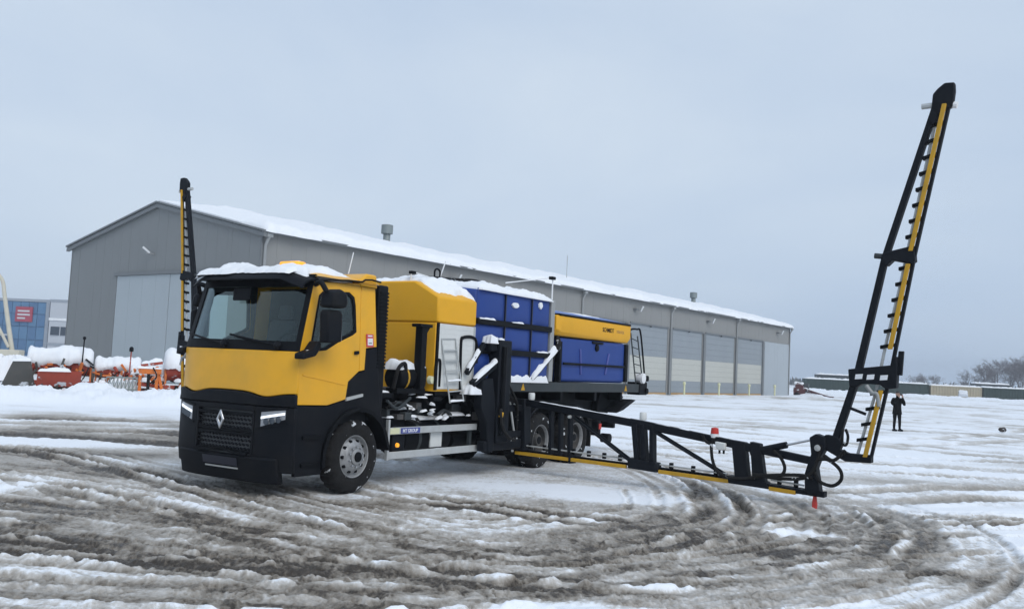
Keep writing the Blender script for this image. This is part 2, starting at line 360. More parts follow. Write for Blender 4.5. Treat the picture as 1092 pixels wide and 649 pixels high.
def bake(x0, x1, y0, y1, res, wmin):
    nx = int((x1 - x0) / res); ny = int((y1 - y0) / res)
    Hh = np.zeros((nx, ny), np.float32); Dd = np.zeros((nx, ny), np.float32)
    for ti, (pts, hw, dep, dirt, offs) in enumerate(TRACKS):
        P = crom([Vector((a, b, 0)) for a, b in pts], 40); P = np.array([(p.x, p.y) for p in P])
        tg = np.gradient(P, axis=0); tg /= np.linalg.norm(tg, axis=1)[:, None] + 1e-9; nrm = np.stack([-tg[:, 1], tg[:, 0]], 1)
        for oi, of in enumerate(offs):
            hw2 = max(hw, wmin); Q = P + nrm * of; seglen = np.r_[0, np.cumsum(np.linalg.norm(np.diff(Q, axis=0), axis=1))]
            k = np.arange(0, seglen[-1], max(res, .08)); Q = np.stack([np.interp(k, seglen, Q[:, 0]), np.interp(k, seglen, Q[:, 1])], 1)
            D = np.full((nx, ny), 9., np.float32); S = np.zeros((nx, ny), np.float32); rad = hw2 * 2.8; rc = int(rad / res) + 2
            for qi, (qx, qy) in enumerate(Q):
                i, j = int((qx - x0) / res), int((qy - y0) / res)
                a0, a1, b0, b1 = max(0, i - rc), min(nx, i + rc), max(0, j - rc), min(ny, j + rc)
                if a0 >= a1 or b0 >= b1: continue
                X = x0 + (np.arange(a0, a1) + .5) * res - qx; Y = y0 + (np.arange(b0, b1) + .5) * res - qy
                dn = np.sqrt(X[:, None] ** 2 + Y[None] ** 2); dv = D[a0:a1, b0:b1]; up_ = dn < dv
                dv[up_] = dn[up_]; S[a0:a1, b0:b1][up_] = k[qi]
            msk = D < rad
            if hw < .11 and wmin > .2 or not msk.any(): continue
            gi, gj = np.nonzero(msk); dd = D[msk]; sl_ = S[msk]; gx, gy = x0 + gi * res, y0 + gj * res
            wob = 1 + .4 * (vn(gx * 1.3, gy * 1.3, 40 + ti) - .5) + .25 * (vn(gx * 7, gy * 7, 140 + ti) - .5); fad = np.clip(.55 + .75 * vn(gx * .35, gy * .35, 70 + ti), 0, 1.15)
            q = dd / (hw2 * wob); inner = np.exp(-q ** 4)
            berm = np.exp(-((q - 1.45) / .36) ** 2) * (.25 + .35 * vn(gx * 2, gy * 2, 90 + ti) + .9 * np.clip(vn(gx * 11, gy * 11, 190 + ti) * 1.8 - .4, 0, 1))
            cur = Hh[msk]; tread = .10 * dep * np.sign(np.sin(sl_ * 2 * math.pi / .26 + dd * 14)) * inner * (hw > .11)
            new = cur * (1 - .85 * inner * fad) - dep * inner * fad + tread * fad
            new = np.where(q > .8, np.maximum(new, .68 * dep * berm * fad + .3 * np.minimum(cur, 0)), new)
            Hh[msk] = np.clip(new, -.13, .065)
            Dd[msk] = np.maximum(Dd[msk] * (1 - .15 * inner), dirt * fad * np.clip(inner * 1.0 + .06 * np.exp(-(q / 1.9) ** 2), 0, 1))
    return (x0, y0, res, Hh, Dd)
def samp(G, x, y, A):
    x0, y0, res, _, _ = G; u = (x - x0) / res - .5; v = (y - y0) / res - .5; nx, ny = A.shape
    ok = (u >= 0) & (v >= 0) & (u < nx - 1.01) & (v < ny - 1.01); u = np.clip(u, 0, nx - 1.02); v = np.clip(v, 0, ny - 1.02)
    i = u.astype(int); j = v.astype(int); fu = u - i; fv = v - j
    return ((A[i, j] * (1 - fu) + A[i + 1, j] * fu) * (1 - fv) + (A[i, j + 1] * (1 - fu) + A[i + 1, j + 1] * fu) * fv), ok
GN = bake(-13, 16, 5, 26, .032, .045)
GF = bake(-20, 70, 5, 105, .15, .3)
# patches of clean snow (+) and of dark slush (-): x, y, rx, ry, strength
PATCH = [(1.9, 13.6, 1.6, .6, .55), (.6, 14.4, 1.3, .35, .4), (3.6, 11.2, .35, .35, .7), (6.7, 10.6, 1.0, 1.0, .7), (8.5, 14.0, 2.2, .5, .7), (7.5, 12.0, 1.2, .5, .5), (10, 16.6, 2.5, .7, .6),
         (-6.9, 11.6, .8, .7, .75), (.25, 7.15, .7, .25, .7), (2.0, 7.1, .6, .25, .6), (-9.5, 17.5, 2.4, .9, .55), (-10, 20.0, 2.2, .35, .4), (9, 25.5, 2.2, 1, .6), (12, 32, 4, 2, .4),
         (-2.8, 7.9, 1.2, .3, -.3), (-4.7, 8.6, 1.0, .6, -.35), (-2.9, 10.0, .9, .45, -.28), (-6.0, 14.0, 3, 1, -.35), (-8, 15.6, 3, .7, -.3), (-.3, 12.0, 1.2, .6, -.3), (-1.8, 11.9, .8, .5, -.45), (2.8, 9.9, .8, .4, -.25), (4.6, 8.9, .6, .4, -.45), (-6, 19, 4, 1.2, -.4), (-10.5, 23.6, 4, .9, -.35), (-8.5, 20.8, 4, .7, -.3), (-11.5, 18.6, 2.5, .8, -.3), (-6.5, 16.6, 2.5, .9, -.25), (8, 17.6, 4, .8, -.35)]
BANKS = [  # snow heaps: x, y, rx, ry, height, angle
    (-16.2, 29.6, 5.6, 1.5, .42, .43), (-12.0, 31.2, 3.2, 1.4, .46, .4), (-14.5, 31.6, 1.2, .6, .62, .4), (-16.0, 31.2, 1.0, .6, .52, .4), (-17, 33.5, 6, 2.6, .45, .45), (-11.2, 34.5, 4, 2.4, .42, .4), (-20, 31, 4, 2, .5, .4), (-7.5, 33.5, 3, 1.5, .3, .4),
    (76, 168, 26, 5, .55, -.25), (100, 160, 24, 6, .5, -.1), (58, 175, 14, 6, .6, -.2), (120, 150, 20, 6, .5, 0), (36, 108, 4, 2, .5, .6)]
def billow(x, y, seed, oc=4, g=.55):
    s = 0; a = 1; t = 0
    for i in range(oc):
        c_, s_ = math.cos(1.1 * i + .5), math.sin(1.1 * i + .5)
        s = s + a * (1 - np.abs(2 * vn((x * c_ - y * s_) * 2.1 ** i, (x * s_ + y * c_) * 2.1 ** i, seed + i * 13) - 1)); t += a; a *= g
    return s / t
def clods(x, y, cell, seed, prob, r0, r1):
    ix = np.floor(x / cell); iy = np.floor(y / cell); h = np.zeros_like(x); c = np.zeros_like(x)
    for a in (-1, 0, 1):
        for b in (-1, 0, 1):
            jx, jy = ix + a, iy + b; px = (jx + .15 + .7 * hash2(jx, jy, seed)) * cell; py = (jy + .15 + .7 * hash2(jx, jy, seed + 1)) * cell
            on = hash2(jx, jy, seed + 2) < prob; r = r0 + (r1 - r0) * hash2(jx, jy, seed + 3) ** 2; st = .6 + .8 * hash2(jx, jy, seed + 4)
            d = np.sqrt(((x - px) * st) ** 2 + ((y - py) / st) ** 2); g = np.clip(1 - (d / r) ** 2, 0, 1) ** .5 * on
            hh = g * r * .75; m_ = hh > h; h = np.where(m_, hh, h); c = np.where(m_, (hash2(jx, jy, seed + 5) - .62) * g, c)
    return h, c
def ground_fields(x, y):
    r = np.hypot(x, y)
    # domain warp so that patches and ridges have ragged outlines
    wx = x + .22 * (fbm(x * 2.1, y * 2.1, 201, 3) - .5) * 2; wy = y + .22 * (fbm(x * 2.1, y * 2.1, 301, 3) - .5) * 2
    k = np.clip((30 - r) / 15, 0, 1); sx = x + .045 * (wx - x) / .22 * k; sy = y + .045 * (wy - y) / .22 * k
    h1, ok1 = samp(GN, sx, sy, GN[3]); d1, _ = samp(GN, sx, sy, GN[4]); h2, ok2 = samp(GF, x, y, GF[3]); d2, _ = samp(GF, x, y, GF[4])
    hr = np.where(ok1, h1, np.where(ok2, h2, 0)); dr = np.where(ok1, d1, np.where(ok2, d2, 0))
    big = fbm(x * .16, y * .16, 5, 4); mid = fbm(wx * .9, wy * .9, 11, 4); fine = fbm(wx * 3.6, wy * 3.6, 23, 4, .6)
    bil = billow(wx * 4.2, wy * 4.2, 61, 4, .62); vf = billow(wx * 13, wy * 13, 31, 4, .7)
    near = np.clip((27 - r) / 16, 0, 1); nr0 = np.clip((18 - r) / 8, 0, 1)
    dirt = .28 * near + .13 + .50 * (big - .5) + .30 * (mid - .5) + .20 * (fine - .5) * (.3 + .7 * near)
    streak = fbm(x * .25 - y * .1, y * .55 + x * .1, 77, 4, .6); dirt += .72 * (streak - .5) * (1 - .6 * near)
    dirt += .58 * dr - np.clip(hr, 0, .1) * 6.5 * near - .4 * (bil - .55) * near - .45 * (vf - .5) * nr0
    for px, py, rx, ry, s in PATCH:
        g = np.exp(-(((wx - px) / rx) ** 2 + ((wy - py) / ry) ** 2) ** 1.5); dirt -= s * g * (.75 + .5 * mid)
    hb = np.zeros_like(x)
    for px, py, rx, ry, hh, an in BANKS:
        c_, s_ = math.cos(an), math.sin(an); u = ((x - px) * c_ + (y - py) * s_) / rx; v = (-(x - px) * s_ + (y - py) * c_) / ry
        g = np.exp(-(u * u + v * v) ** 1.6); hb = np.maximum(hb, hh * g * (.55 + .8 * mid + .45 * (fine - .5) + .25 * (bil - .5)))
    dirt -= np.clip(hb * 4.5, 0, 1.2)
    gx_ = np.exp(-(((x + 1.5) / 7.5) ** 2 + ((y - 13.5) / 6.5) ** 2) ** 2); dirt += .11 * gx_
    ch1, cc1 = clods(wx, wy, .22, 501, .40, .025, .085); ch2, cc2 = clods(wx, wy, .095, 601, .5, .012, .036)
    act = np.clip((dirt - .16) * 4, 0, 1) * np.clip((21 - r) / 8, 0, 1) * np.clip(.25 + 1.6 * (mid - .32) + 8 * np.abs(hr), 0, 1)
    dirt += act * (.45 * cc1 + .40 * cc2)
    dirt = np.clip(dirt, 0, 1)
    rough = .12 + .88 * np.clip((dirt - .08) * 2.6, 0, 1)
    fall = np.clip(45 / np.maximum(r, 1), 0, 1); nr = np.clip((26 - r) / 12, 0, 1)
    h = .07 * (big - .5) + .04 * (mid - .5) + .020 * (bil - .5) * rough * fall + .030 * (vf - .5) * rough * nr * (.3 + 1.4 * fine) + hr * 1.05 + hb + act * (.62 * ch1 + .8 * ch2)
    for wx_, wy_ in WHEEL_SPOTS:     # wheels and feet have pressed the slush flat
        g = np.exp(-(((x - wx_) ** 2 + (y - wy_) ** 2) / .35 ** 2)); h = h * (1 - .85 * g) + (-.03) * .85 * g
    return h, dirt
TRUCK_O = Vector((-2.15, 12.75, 0)); TRUCK_A = R(58.0)
def tw(x, y, z=0): 
    c, s = math.cos(TRUCK_A), math.sin(TRUCK_A); return (TRUCK_O.x + x * c - y * s, TRUCK_O.y + x * s + y * c, z)
WHEEL_SPOTS = [tw(a, b)[:2] for a in (.09, 5.36, 6.8) for b in (.15, 2.1)] + [(16.15, 37.7), (16.35, 37.7)]
def make_ground():
    fine_a = np.linspace(R(-38), R(38), 1100); co = np.linspace(R(40), R(320), 60)[1:-1]
    ang = np.concatenate([fine_a, co]); na = len(ang)
    k = np.linspace(1 / 5.2, 1 / 70, 720); rad = np.concatenate([[.8, 2, 3.5, 4.6], 1 / k, np.geomspace(70, 6000, 110)[1:]]); nr = len(rad)
    Rr, Aa = np.meshgrid(rad, ang, indexing='ij'); x = (Rr * np.sin(Aa)).ravel(); y = (Rr * np.cos(Aa)).ravel()
    h, dirt = ground_fields(x, y)
    far = np.clip((np.hypot(x, y) - 200) / 400, 0, 1); h = h * (1 - far)
    vs = np.stack([x, y, h], 1); vs = np.concatenate([vs, [[0, 0, float(h[:na].mean())]]]); dirt = np.concatenate([dirt, [.4]])
    i = np.arange(nr - 1)[:, None]; j = np.arange(na)[None]; j2 = (j + 1) % na
    q = np.stack([i * na + j, i * na + j2 + 0 * i, (i + 1) * na + j2, (i + 1) * na + j + 0 * i], -1).reshape(-1, 4)[:, ::-1]
    jj = np.arange(na); tri = np.stack([jj, (jj + 1) % na, np.full(na, len(vs) - 1)], 1)[:, ::-1]
    me = bpy.data.meshes.new('ground'); me.vertices.add(len(vs)); me.vertices.foreach_set('co', vs.astype(np.float32).ravel())
    nl = q.size + tri.size; me.loops.add(nl); me.loops.foreach_set('vertex_index', np.concatenate([q.ravel(), tri.ravel()]).astype(np.int32))
    me.polygons.add(len(q) + len(tri)); me.polygons.foreach_set('loop_start', np.concatenate([np.arange(len(q)) * 4, q.size + np.arange(len(tri)) * 3]).astype(np.int32))
    me.update(calc_edges=True); me.polygons.foreach_set('use_smooth', np.ones(len(me.polygons), bool))
    at = me.attributes.new('slush', 'FLOAT', 'POINT'); at.data.foreach_set('value', dirt.astype(np.float32))
    mt = bpy.data.materials.new('ground_snow_slush'); mt.use_nodes = True; n = mt.node_tree; b = n.nodes['Principled BSDF']; L = n.links.new
    A = n.nodes.new('ShaderNodeAttribute'); A.attribute_name = 'slush'; t = n.nodes.new('ShaderNodeTexCoord')
    z = n.nodes.new('ShaderNodeTexNoise'); z.inputs['Scale'].default_value = 19; z.inputs['Detail'].default_value = 9; z.inputs['Roughness'].default_value = .72; L(t.outputs['Object'], z.inputs['Vector'])
    z2 = n.nodes.new('ShaderNodeTexNoise'); z2.inputs['Scale'].default_value = 2.2; z2.inputs['Detail'].default_value = 8; z2.inputs['Roughness'].default_value = .65; L(t.outputs['Object'], z2.inputs['Vector'])
    def math_(op, a, bv):
        q_ = n.nodes.new('ShaderNodeMath'); q_.operation = op
        for i_, v_ in enumerate((a, bv)):
            if isinstance(v_, (int, float)): q_.inputs[i_].default_value = v_
            else: L(v_, q_.inputs[i_])
        return q_.outputs[0]
    s = math_('ADD', A.outputs['Fac'], math_('MULTIPLY', math_('SUBTRACT', z.outputs['Fac'], .5), .95))
    s = math_('ADD', s, math_('MULTIPLY', math_('SUBTRACT', z2.outputs['Fac'], .5), .25))
    rp = n.nodes.new('ShaderNodeValToRGB'); el = rp.color_ramp.elements
    el[0].position = 0.06; el[0].color = (.84, .87, .91, 1); el[1].position = 1.0; el[1].color = (.075, .064, .053, 1)
    for p_, c_ in ((.20, (.76, .78, .80, 1)), (.33, (.60, .59, .57, 1)), (.50, (.475, .45, .415, 1)), (.70, (.335, .305, .265, 1)), (.88, (.19, .165, .135, 1))):
        q_ = el.new(p_); q_.color = c_
    L(s, rp.inputs['Fac']); L(rp.outputs['Color'], b.inputs['Base Color'])
    mr = n.nodes.new('ShaderNodeMapRange'); mr.inputs['From Min'].default_value = .2; mr.inputs['From Max'].default_value = .95; mr.inputs['To Min'].default_value = .75; mr.inputs['To Max'].default_value = .32; L(s, mr.inputs['Value']); L(mr.outputs[0], b.inputs['Roughness'])
    bp = n.nodes.new('ShaderNodeBump'); bp.inputs['Distance'].default_value = .06
    ms = n.nodes.new('ShaderNodeMapRange'); ms.inputs['To Min'].default_value = .15; ms.inputs['To Max'].default_value = .9; L(A.outputs['Fac'], ms.inputs['Value']); L(ms.outputs[0], bp.inputs['Strength'])
    L(z.outputs['Fac'], bp.inputs['Height']); L(bp.outputs[0], b.inputs['Normal'])
    b.inputs['Specular IOR Level'].default_value = .35
    me.materials.append(mt); o = bpy.data.objects.new('ground', me); COL.objects.link(o); kind(o, 'structure')
make_ground()
def gz(x, y):
    h, _ = ground_fields(np.array([float(x)]), np.array([float(y)])); return float(h[0])

# ================================================================ STORAGE HALL  (local x along the long wall, y into the hall)
PH = R(36.6)
hall = empty('storage_hall', (-13.75, 48.61, 0), R(90) - PH)
tag(hall, 'long grey metal storage hall with snow on its roof behind the truck', 'building')
def hw(x, y, z=0):
    c, s = math.cos(R(90) - PH), math.sin(R(90) - PH); return (-13.75 + x * c - y * s, 48.61 + x * s + y * c, z)
HL, HWD, EV, RG = 83.0, 20.0, 8.62, 10.85
roofz = lambda y: EV + (RG - EV) * (1 - abs(y - HWD / 2) / (HWD / 2))
MB().prism([(.14, -.3), (.14, EV - .1), (10, RG - .1), (19.86, EV - .1), (19.86, -.3)], YZ, .14, HL - .14).build('core_wall', 'hall_joint', hall)
# gable: vertical cladding panels, each one a piece
GD0, GD1, GDZ = 2.6, 14.25, 6.6
ys = [i * 1.0 for i in range(21)]
cuts = sorted(set(ys + [GD0, GD1]))
for a, b in zip(cuts[:-1], cuts[1:]):
    if b - a < .05: continue
    z0 = GDZ if (a >= GD0 - .01 and b <= GD1 + .01) else -.2
    a2, b2 = a + .004, b - .004
    poly = [(a2, z0), (b2, z0), (b2, roofz(b2) - .06)] + ([(10, roofz(10) - .06)] if a2 < 10 < b2 else []) + [(a2, roofz(a2) - .06)]
    MB().prism(poly, YZ, .0 + random.uniform(-.003, .003), .12).build('wall_panel', 'hall_gable', hall)
for a, b in ((GD0, 8.4), (8.4, GD1)):
    k = 4
    lf = MB().box((.03, a + .02, .02), (.10, b - .02, GDZ - .12)).build('sliding_door', 'hall_door', hall)
    for i in range(k):
        y0 = a + .03 + (b - a - .06) * i / k; y1 = a + .03 + (b - a - .06) * (i + 1) / k
        MB().box((.012, y0 + .006, .03), (.03, y1 - .006, GDZ - .13)).build('door_panel', 'hall_door', lf)
MB().box((-.10, GD0 - .25, GDZ - .11), (.09, GD1 + .25, GDZ + .09)).build('door_rail', 'hall_trim', hall, bevel=.01)
# long wall
LOWZ = 6.45
doors = [(33.4, 40.4), (41.25, 48.75), (49.85, 56.7), (57.5, 65.25), (66.1, 73.6)]
lx = [i * 1.05 for i in range(int(HL / 1.05) + 1)] + [HL]
cuts = sorted(set(lx + [v for d in doors for v in d]))
for a, b in zip(cuts[:-1], cuts[1:]):
    if b - a < .05: continue
    mid_ = (a + b) / 2; ind = any(d0 < mid_ < d1 for d0, d1 in doors); yo = random.uniform(-.003, .003)
    if ind: MB().box((a + .004, yo, LOWZ), (b - .004, .12, EV - .02)).build('wall_panel', 'hall_side', hall)
    elif mid_ > 73.6:
        MB().box((a + .004, yo, LOWZ + .02), (b - .004, .12, EV - .02)).build('wall_panel', 'hall_side', hall)
        MB().box((a + .004, yo - .02, -.2), (b - .004, .12, LOWZ)).build('wall_panel', 'hall_low', hall)
    else: MB().box((a + .004, yo, -.2), (b - .004, .12, EV - .02)).build('wall_panel', 'hall_side', hall)
for d0, d1 in doors:
    dr = MB().box((d0 + .02, .10, .16), (d1 - .02, .14, LOWZ - .02)).build('sectional_door', 'hall_core', hall)
    zs = [.18, .75, 1.33, 1.9, 2.45, 3.0, 3.55, 4.15, 4.75, 5.35, 5.95, LOWZ - .04]
    for i in range(len(zs) - 1):
        MB().box((d0 + .03, .03, zs[i] + .006), (d1 - .03, .10, zs[i + 1] - .006)).build('door_section', 'door_cream' if 1.3 < zs[i] < 3.5 else 'door_grey', dr)
    MB().box((d0 + .02, .0, -.1), (d1 - .02, .12, .17)).build('door_sill', 'wood_base', hall)
    MB().box((d0 - .1, -.10, LOWZ - .05), (d1 + .1, .0, LOWZ + .10)).build('door_lintel', 'hall_trim', hall)
    MB().lathe([(.02, -.18), (.09, -.16), (.09, -.06), (.02, -.05)], ((d0 + d1) / 2, -.12, LOWZ + .0), 'z', 10).build('door_lamp', 'cont_dark', hall)
for x in (41.0 - .17, 49.3, 57.1, 65.68, 73.85):
    MB().box((x - .24, -.16, -.2), (x + .24, -.005, LOWZ - .06)).build('column', 'hall_trim', hall, bevel=.02)
# gutters, downpipes, trims, lamps
MB().box((-.25, -.42, EV - .12), (HL + .15, -.26, EV + .02)).build('gutter', 'hall_trim', hall, bevel=.03)
for x in (.22, 32.84, 49.3, 65.68, HL - .12):
    dp = MB(); dp.tube([(x, -.34, EV - .1), (x, -.34, EV - .3), (x - .03, -.10, EV - .75), (x - .03, -.10, .1)], .075 if x > 1 else .09, 10)
    dp.build('downpipe', 'pipe_grey', hall, smooth=50)
    MB().box((x - .2, -.45, EV - .32), (x + .2, -.22, EV - .1)).build('rain_head', 'pipe_grey', hall, bevel=.02)
for x in (-.03,):
    MB().box((-.05, -.05, -.2), (.09, .0, EV - .1)).build('corner_trim', 'hall_trim', hall)
    MB().box((-.03, HWD, -.2), (.12, HWD + .06, EV - .1)).build('corner_trim', 'hall_trim', hall)
MB().box((HL - .1, -.05, -.2), (HL + .06, .0, EV - .1)).build('corner_trim', 'hall_trim', hall)
for s in (0, 1):
    p = [(-.45, EV - .10), (10, RG - .02), (10, RG - .26), (-.45, EV - .34)]
    if s: p = [(HWD - a, b) for a, b in p][::-1]
    MB().prism(p, YZ, -.22, -.02).build('verge_trim', 'hall_trim', hall)
    MB().prism([(a, b + .14) for a, b in [(-.45, EV - .10), (10, RG - .02), (10, RG - .12), (-.45, EV - .2)]] if not s else [(HWD - a, b + .14) for a, b in [(-.45, EV - .10), (10, RG - .02), (10, RG - .12), (-.45, EV - .2)]], YZ, -.30, HL + .2).build('roof_sheet', 'hall_trim', hall)
def wall_lamp(pos, gable=False):
    x, y, z = pos; mb = MB()
    if gable: mb.box((-.5, y - .02, z - .03), (.0, y + .05, z + .03)); l = mb.build('wall_lamp', 'pipe_grey', hall); MB().bar((-.25, y + .02, z + .02), (-.6, y + .25, z + .36), .28, .12).build('lamp_head', 'lamp_housing', l, bevel=.02)
    else: mb.box((x - .45, -.35, z - .12), (x + .05, 0, z + .04)); l = mb.build('wall_lamp', 'hall_trim', hall); MB().bar((x + .1, -.45, z - .22), (x + .28, -.62, z + .28), .3, .12).build('lamp_head', 'lamp_housing', l, bevel=.02)
wall_lamp((0, 10.3, 7.75), True)
for x in (16, 42.1, 58.0, 78.6): wall_lamp((x, 0, 7.75))
# snow on the roof: both slopes, thick and lumpy at the eave
def roof_snow(side):
    P = []; nx = 260; ny = 22
    for i in range(nx + 1):
        x = -.12 + (HL + .2) * i / nx; row = []
        edge = .46 + .15 * math.exp(-x / 7) + .22 * nz1(x * .35, 3.3 + side) + .10 * nz1(x * 1.7, 1.1); th0 = .40 + .22 * math.exp(-max(0, x) / 7) + .22 * nz1(x * .25, 8.8 + side) + .10 * nz1(x * .9, 2)
        x2 = x
        for j in range(ny + 1):
            t = j / ny; d = -edge + (10 + edge) * t ** 1.6
            e2 = min(1, (d + edge) / .45); prof = math.sqrt(max(0, 1 - (1 - e2) ** 2)); ee = min(1, (x + .12) / 4.5, (nx - i) / 2.); 
            sag = -.16 * max(0, -d) ** 1.2
            ee = max(ee, .9 * math.exp(-max(0, d + .2) / 2.2)) if x > .1 else ee
            z = EV + (RG - EV) * d / 10 + .14 + sag + th0 * prof * (.12 + .88 * ee) * (.9 + .2 * nz1(x * .8, d * .8, 4))
            row.append((x2, d if side == 0 else HWD - d, z))
        P.append(row)
    mb = MB(); mb.grid(P); n0 = len(mb.v); nc = ny + 1
    low = [(p[0], p[1], EV + (RG - EV) * (p[1] if side == 0 else HWD - p[1]) / 10 + .06) for r_ in P for p in r_]
    mb.v += low
    for i in range(nx): 
        mb.f.append((i * nc, (i + 1) * nc, n0 + (i + 1) * nc, n0 + i * nc))
        for j in range(ny): mb.f.append((n0 + i * nc + j, n0 + (i + 1) * nc + j, n0 + (i + 1) * nc + j + 1, n0 + i * nc + j + 1))
    for i in (0, nx):
        for j in range(ny): mb.f.append((i * nc + j, i * nc + j + 1, n0 + i * nc + j + 1, n0 + i * nc + j))
    mb.build('roof_snow', 'snow', hall, smooth=60)
roof_snow(0)
for x in (19.6, 75.5):
    v = MB().lathe([(.28, -.3), (.28, .75), (.24, .8)], (x, 10, RG + .3), 'z', 16, True).build('roof_vent', 'vent_metal', hall, smooth=40)
    MB().lathe([(.3, .72), (.46, .74), (.46, 1.42), (.3, 1.46)], (x, 10, RG + .3), 'z', 18, True).build('vent_cap', 'vent_metal', v, smooth=40)
    MB().box((x - .95, 9.6, RG + .05), (x + .95, 10.4, RG + .42)).build('vent_curb', 'vent_metal', v, bevel=.02)
for x in (39.5,): MB().tube([(x, 6, 10), (x, 6, 12.6)], .03, 6).build('roof_antenna', 'pipe_grey', hall)
# bollards in front of the doors: hooked guard posts
bl = ['beside the column left of the second visible door', 'left of the third visible door', 'left of the rightmost door', 'nearest the far corner of the hall']
for x, tx in zip((50.3, 58.6, 66.9, 74.9), bl):
    p = hw(x, -1.2); b = empty('bollard', (p[0], p[1], 0), R(90) - PH)
    tag(b, 'pale yellow guard post ' + tx, 'bollard', 'guard posts in front of the hall doors')
    MB().lathe([(.09, -.2), (.09, 1.05), (.07, 1.1)], (0, 0, 0), 'z', 12, True).build('post', 'bollard_y', b, smooth=40)
    MB().lathe([(.14, 1.0), (.15, 1.04), (.15, 1.24), (.1, 1.3)], (-.03, 0, 0), 'z', 12, True).build('cap', 'bollard_y', b, smooth=40)

# ================================================================ BUILDINGS ON THE LEFT
ob = empty('office_building', (-77.0, 150, 0), R(-6)); tag(ob, 'blue glass fronted office block with a red sign, far left', 'building')
MB().box((-40, .3, -.5), (0, 18, 9.2)).build('wall', 'office_blue', ob)
MB().box((-40, .1, 9.1), (.15, 18, 9.55)).build('parapet', 'office_grey', ob)
MB().box((-.55, -.06, -.5), (.1, .3, 9.4)).build('corner_pier', 'office_grey', ob)
k = 0
for zi, (z0, z1) in enumerate(((.6, 2.7), (2.8, 4.9), (5.0, 7.0), (7.1, 9.0))):
    for i in range(14):
        x1 = -.7 - i * 1.5; k += 1
        MB().box((x1 - 1.42, .12, z0), (x1, .3, z1)).build('glass_pane', ('office_blue', 'office_blue2')[(i * 7 + zi * 3 + (i // 3)) % 2], ob)
MB().box((-40, -1.2, 3.25), (-6.2, .1, 3.55)).build('canopy', 'office_white', ob)
sg = MB().box((-5.9, -.1, 5.7), (-2.9, .1, 8.2)).build('sign_board', 'sign_red_dull', ob)
for i, (z, wdt) in enumerate(((7.35, 2.1), (6.75, 2.2), (6.15, 1.4))):
    MB().box((-5.5, -.13, z), (-5.5 + wdt, -.1, z + .28)).build('sign_lettering', 'white_sheet', sg)
wb = empty('white_building', (-77.0, 149.2, 0), R(-6)); tag(wb, 'pale two storey building with a strip window, between office block and hall', 'building')
MB().box((.6, 0, -.5), (16, 14, 9.4)).build('wall', 'office_white', wb)
MB().box((.55, -.12, 6.1), (16.2, 0, 6.5)).build('ledge', 'white', wb)
MB().box((.5, -.1, 9.2), (16.1, 14.1, 9.6)).build('parapet', 'office_grey', wb)
for i in range(6):
    wdw = MB().box((.95 + i * 1.75, -.05, 3.7), (.95 + i * 1.75 + 1.55, .02, 5.1)).build('window', 'win_dark', wb)
    MB().box((.95 + i * 1.75, -.09, 3.6), (.95 + i * 1.75 + 1.55, -.05, 3.7)).build('sill', 'office_grey', wdw)
MB().box((.6, -.12, 2.0), (16, 0, 2.4)).build('plinth', 'office_grey', wb)

# ================================================================ FAR RIGHT: containers, trees, treeline
def container(x0, y0, x1, y1, h, mt, label, snow=True, z0=0., group='containers along the far edge of the yard'):
    d = Vector((x1 - x0, y1 - y0, 0)); L_ = d.length; c = empty('shipping_container', (x0, y0, z0), math.atan2(d.y, d.x)); tag(c, label, 'container', group)
    MB().box((0, .08, 0), (L_, 2.5, h - .1)).build('body', mt, c)
    n = int(L_ / .55); mb = MB()
    for i in range(n): mb.box((i * L_ / n + .06, .0, .18), (i * L_ / n + .34, .08, h - .2))
    kind(mb.build('corrugation', mt, c), 'stuff')
    MB().box((-.03, -.05, h - .2), (L_ + .03, 2.55, h)).build('top_rail', mt, c)
    MB().box((-.03, -.05, 0), (L_ + .03, .1, .16)).build('bottom_rail', mt, c)
    for xx in (-.04, L_ - .08): MB().box((xx, -.06, 0), (xx + .12, .1, h)).build('corner_post', mt, c)
    if snow: snow_patch(0, L_, 0, 2.5, lambda a, b: h, .3, seed=x0, nx=30, ny=8, edge=.4).build('snow_cover', 'snow', c, smooth=60)
container(61.5, 187, 74, 186.4, 2.55, 'cont_green', 'green container nearest the hall on the far edge of the yard')
container(74.4, 186.4, 86.4, 185.6, 2.5, 'cont_green', 'long dark green container behind the raised boom, left of the beige one')
container(86.8, 185.4, 97.0, 185, 2.35, 'cont_beige', 'beige container between two dark green ones')
container(97.4, 184.9, 109.4, 184.4, 2.4, 'cont_green', 'dark green container right of the beige one, at the frame edge')
container(109.8, 184.4, 122, 184, 2.4, 'cont_green', 'dark green container cut off by the right frame edge')
container(67, 196, 79, 195, 1.3, 'cont_dark', 'dark container showing above the green one near the hall', z0=2.3)
container(100.5, 194, 108, 194, 1.0, 'cont_dark', 'dark container behind the right green one, snow topped', z0=2.2)
def car(x, y, rz):
    c = empty('parked_car', (x, y, gz(x, y)), rz); tag(c, 'small snow covered pale car parked before the beige container', 'car')
    MB().prism([(-2.1, .35), (-2.1, .85), (-1.3, .98), (-.7, 1.45), (.9, 1.45), (1.5, .95), (2.1, .85), (2.1, .35)], XZ, -.8, .8).build('body', 'car_white', c, bevel=.08)
    MB().prism([(-1.2, .98), (-.66, 1.38), (.86, 1.38), (1.35, .98)], XZ, -.82, .82).build('window', 'win_dark', c)
    for a in (-1.3, 1.3):
        for b in (-.75, .75): MB().lathe([(.1, -.1), (.31, -.09), (.31, .09), (.1, .1)], (a, b, .31), 'y', 14, True).build('wheel', 'rubber', c)
    snow_patch(-1.9, 1.9, -.8, .8, lambda a, b: 1.46 if abs(a) < .9 else .95, .2, 4, 24, 8).build('snow_cover', 'snow', c, smooth=60)
car(90.4, 179.5, R(66))

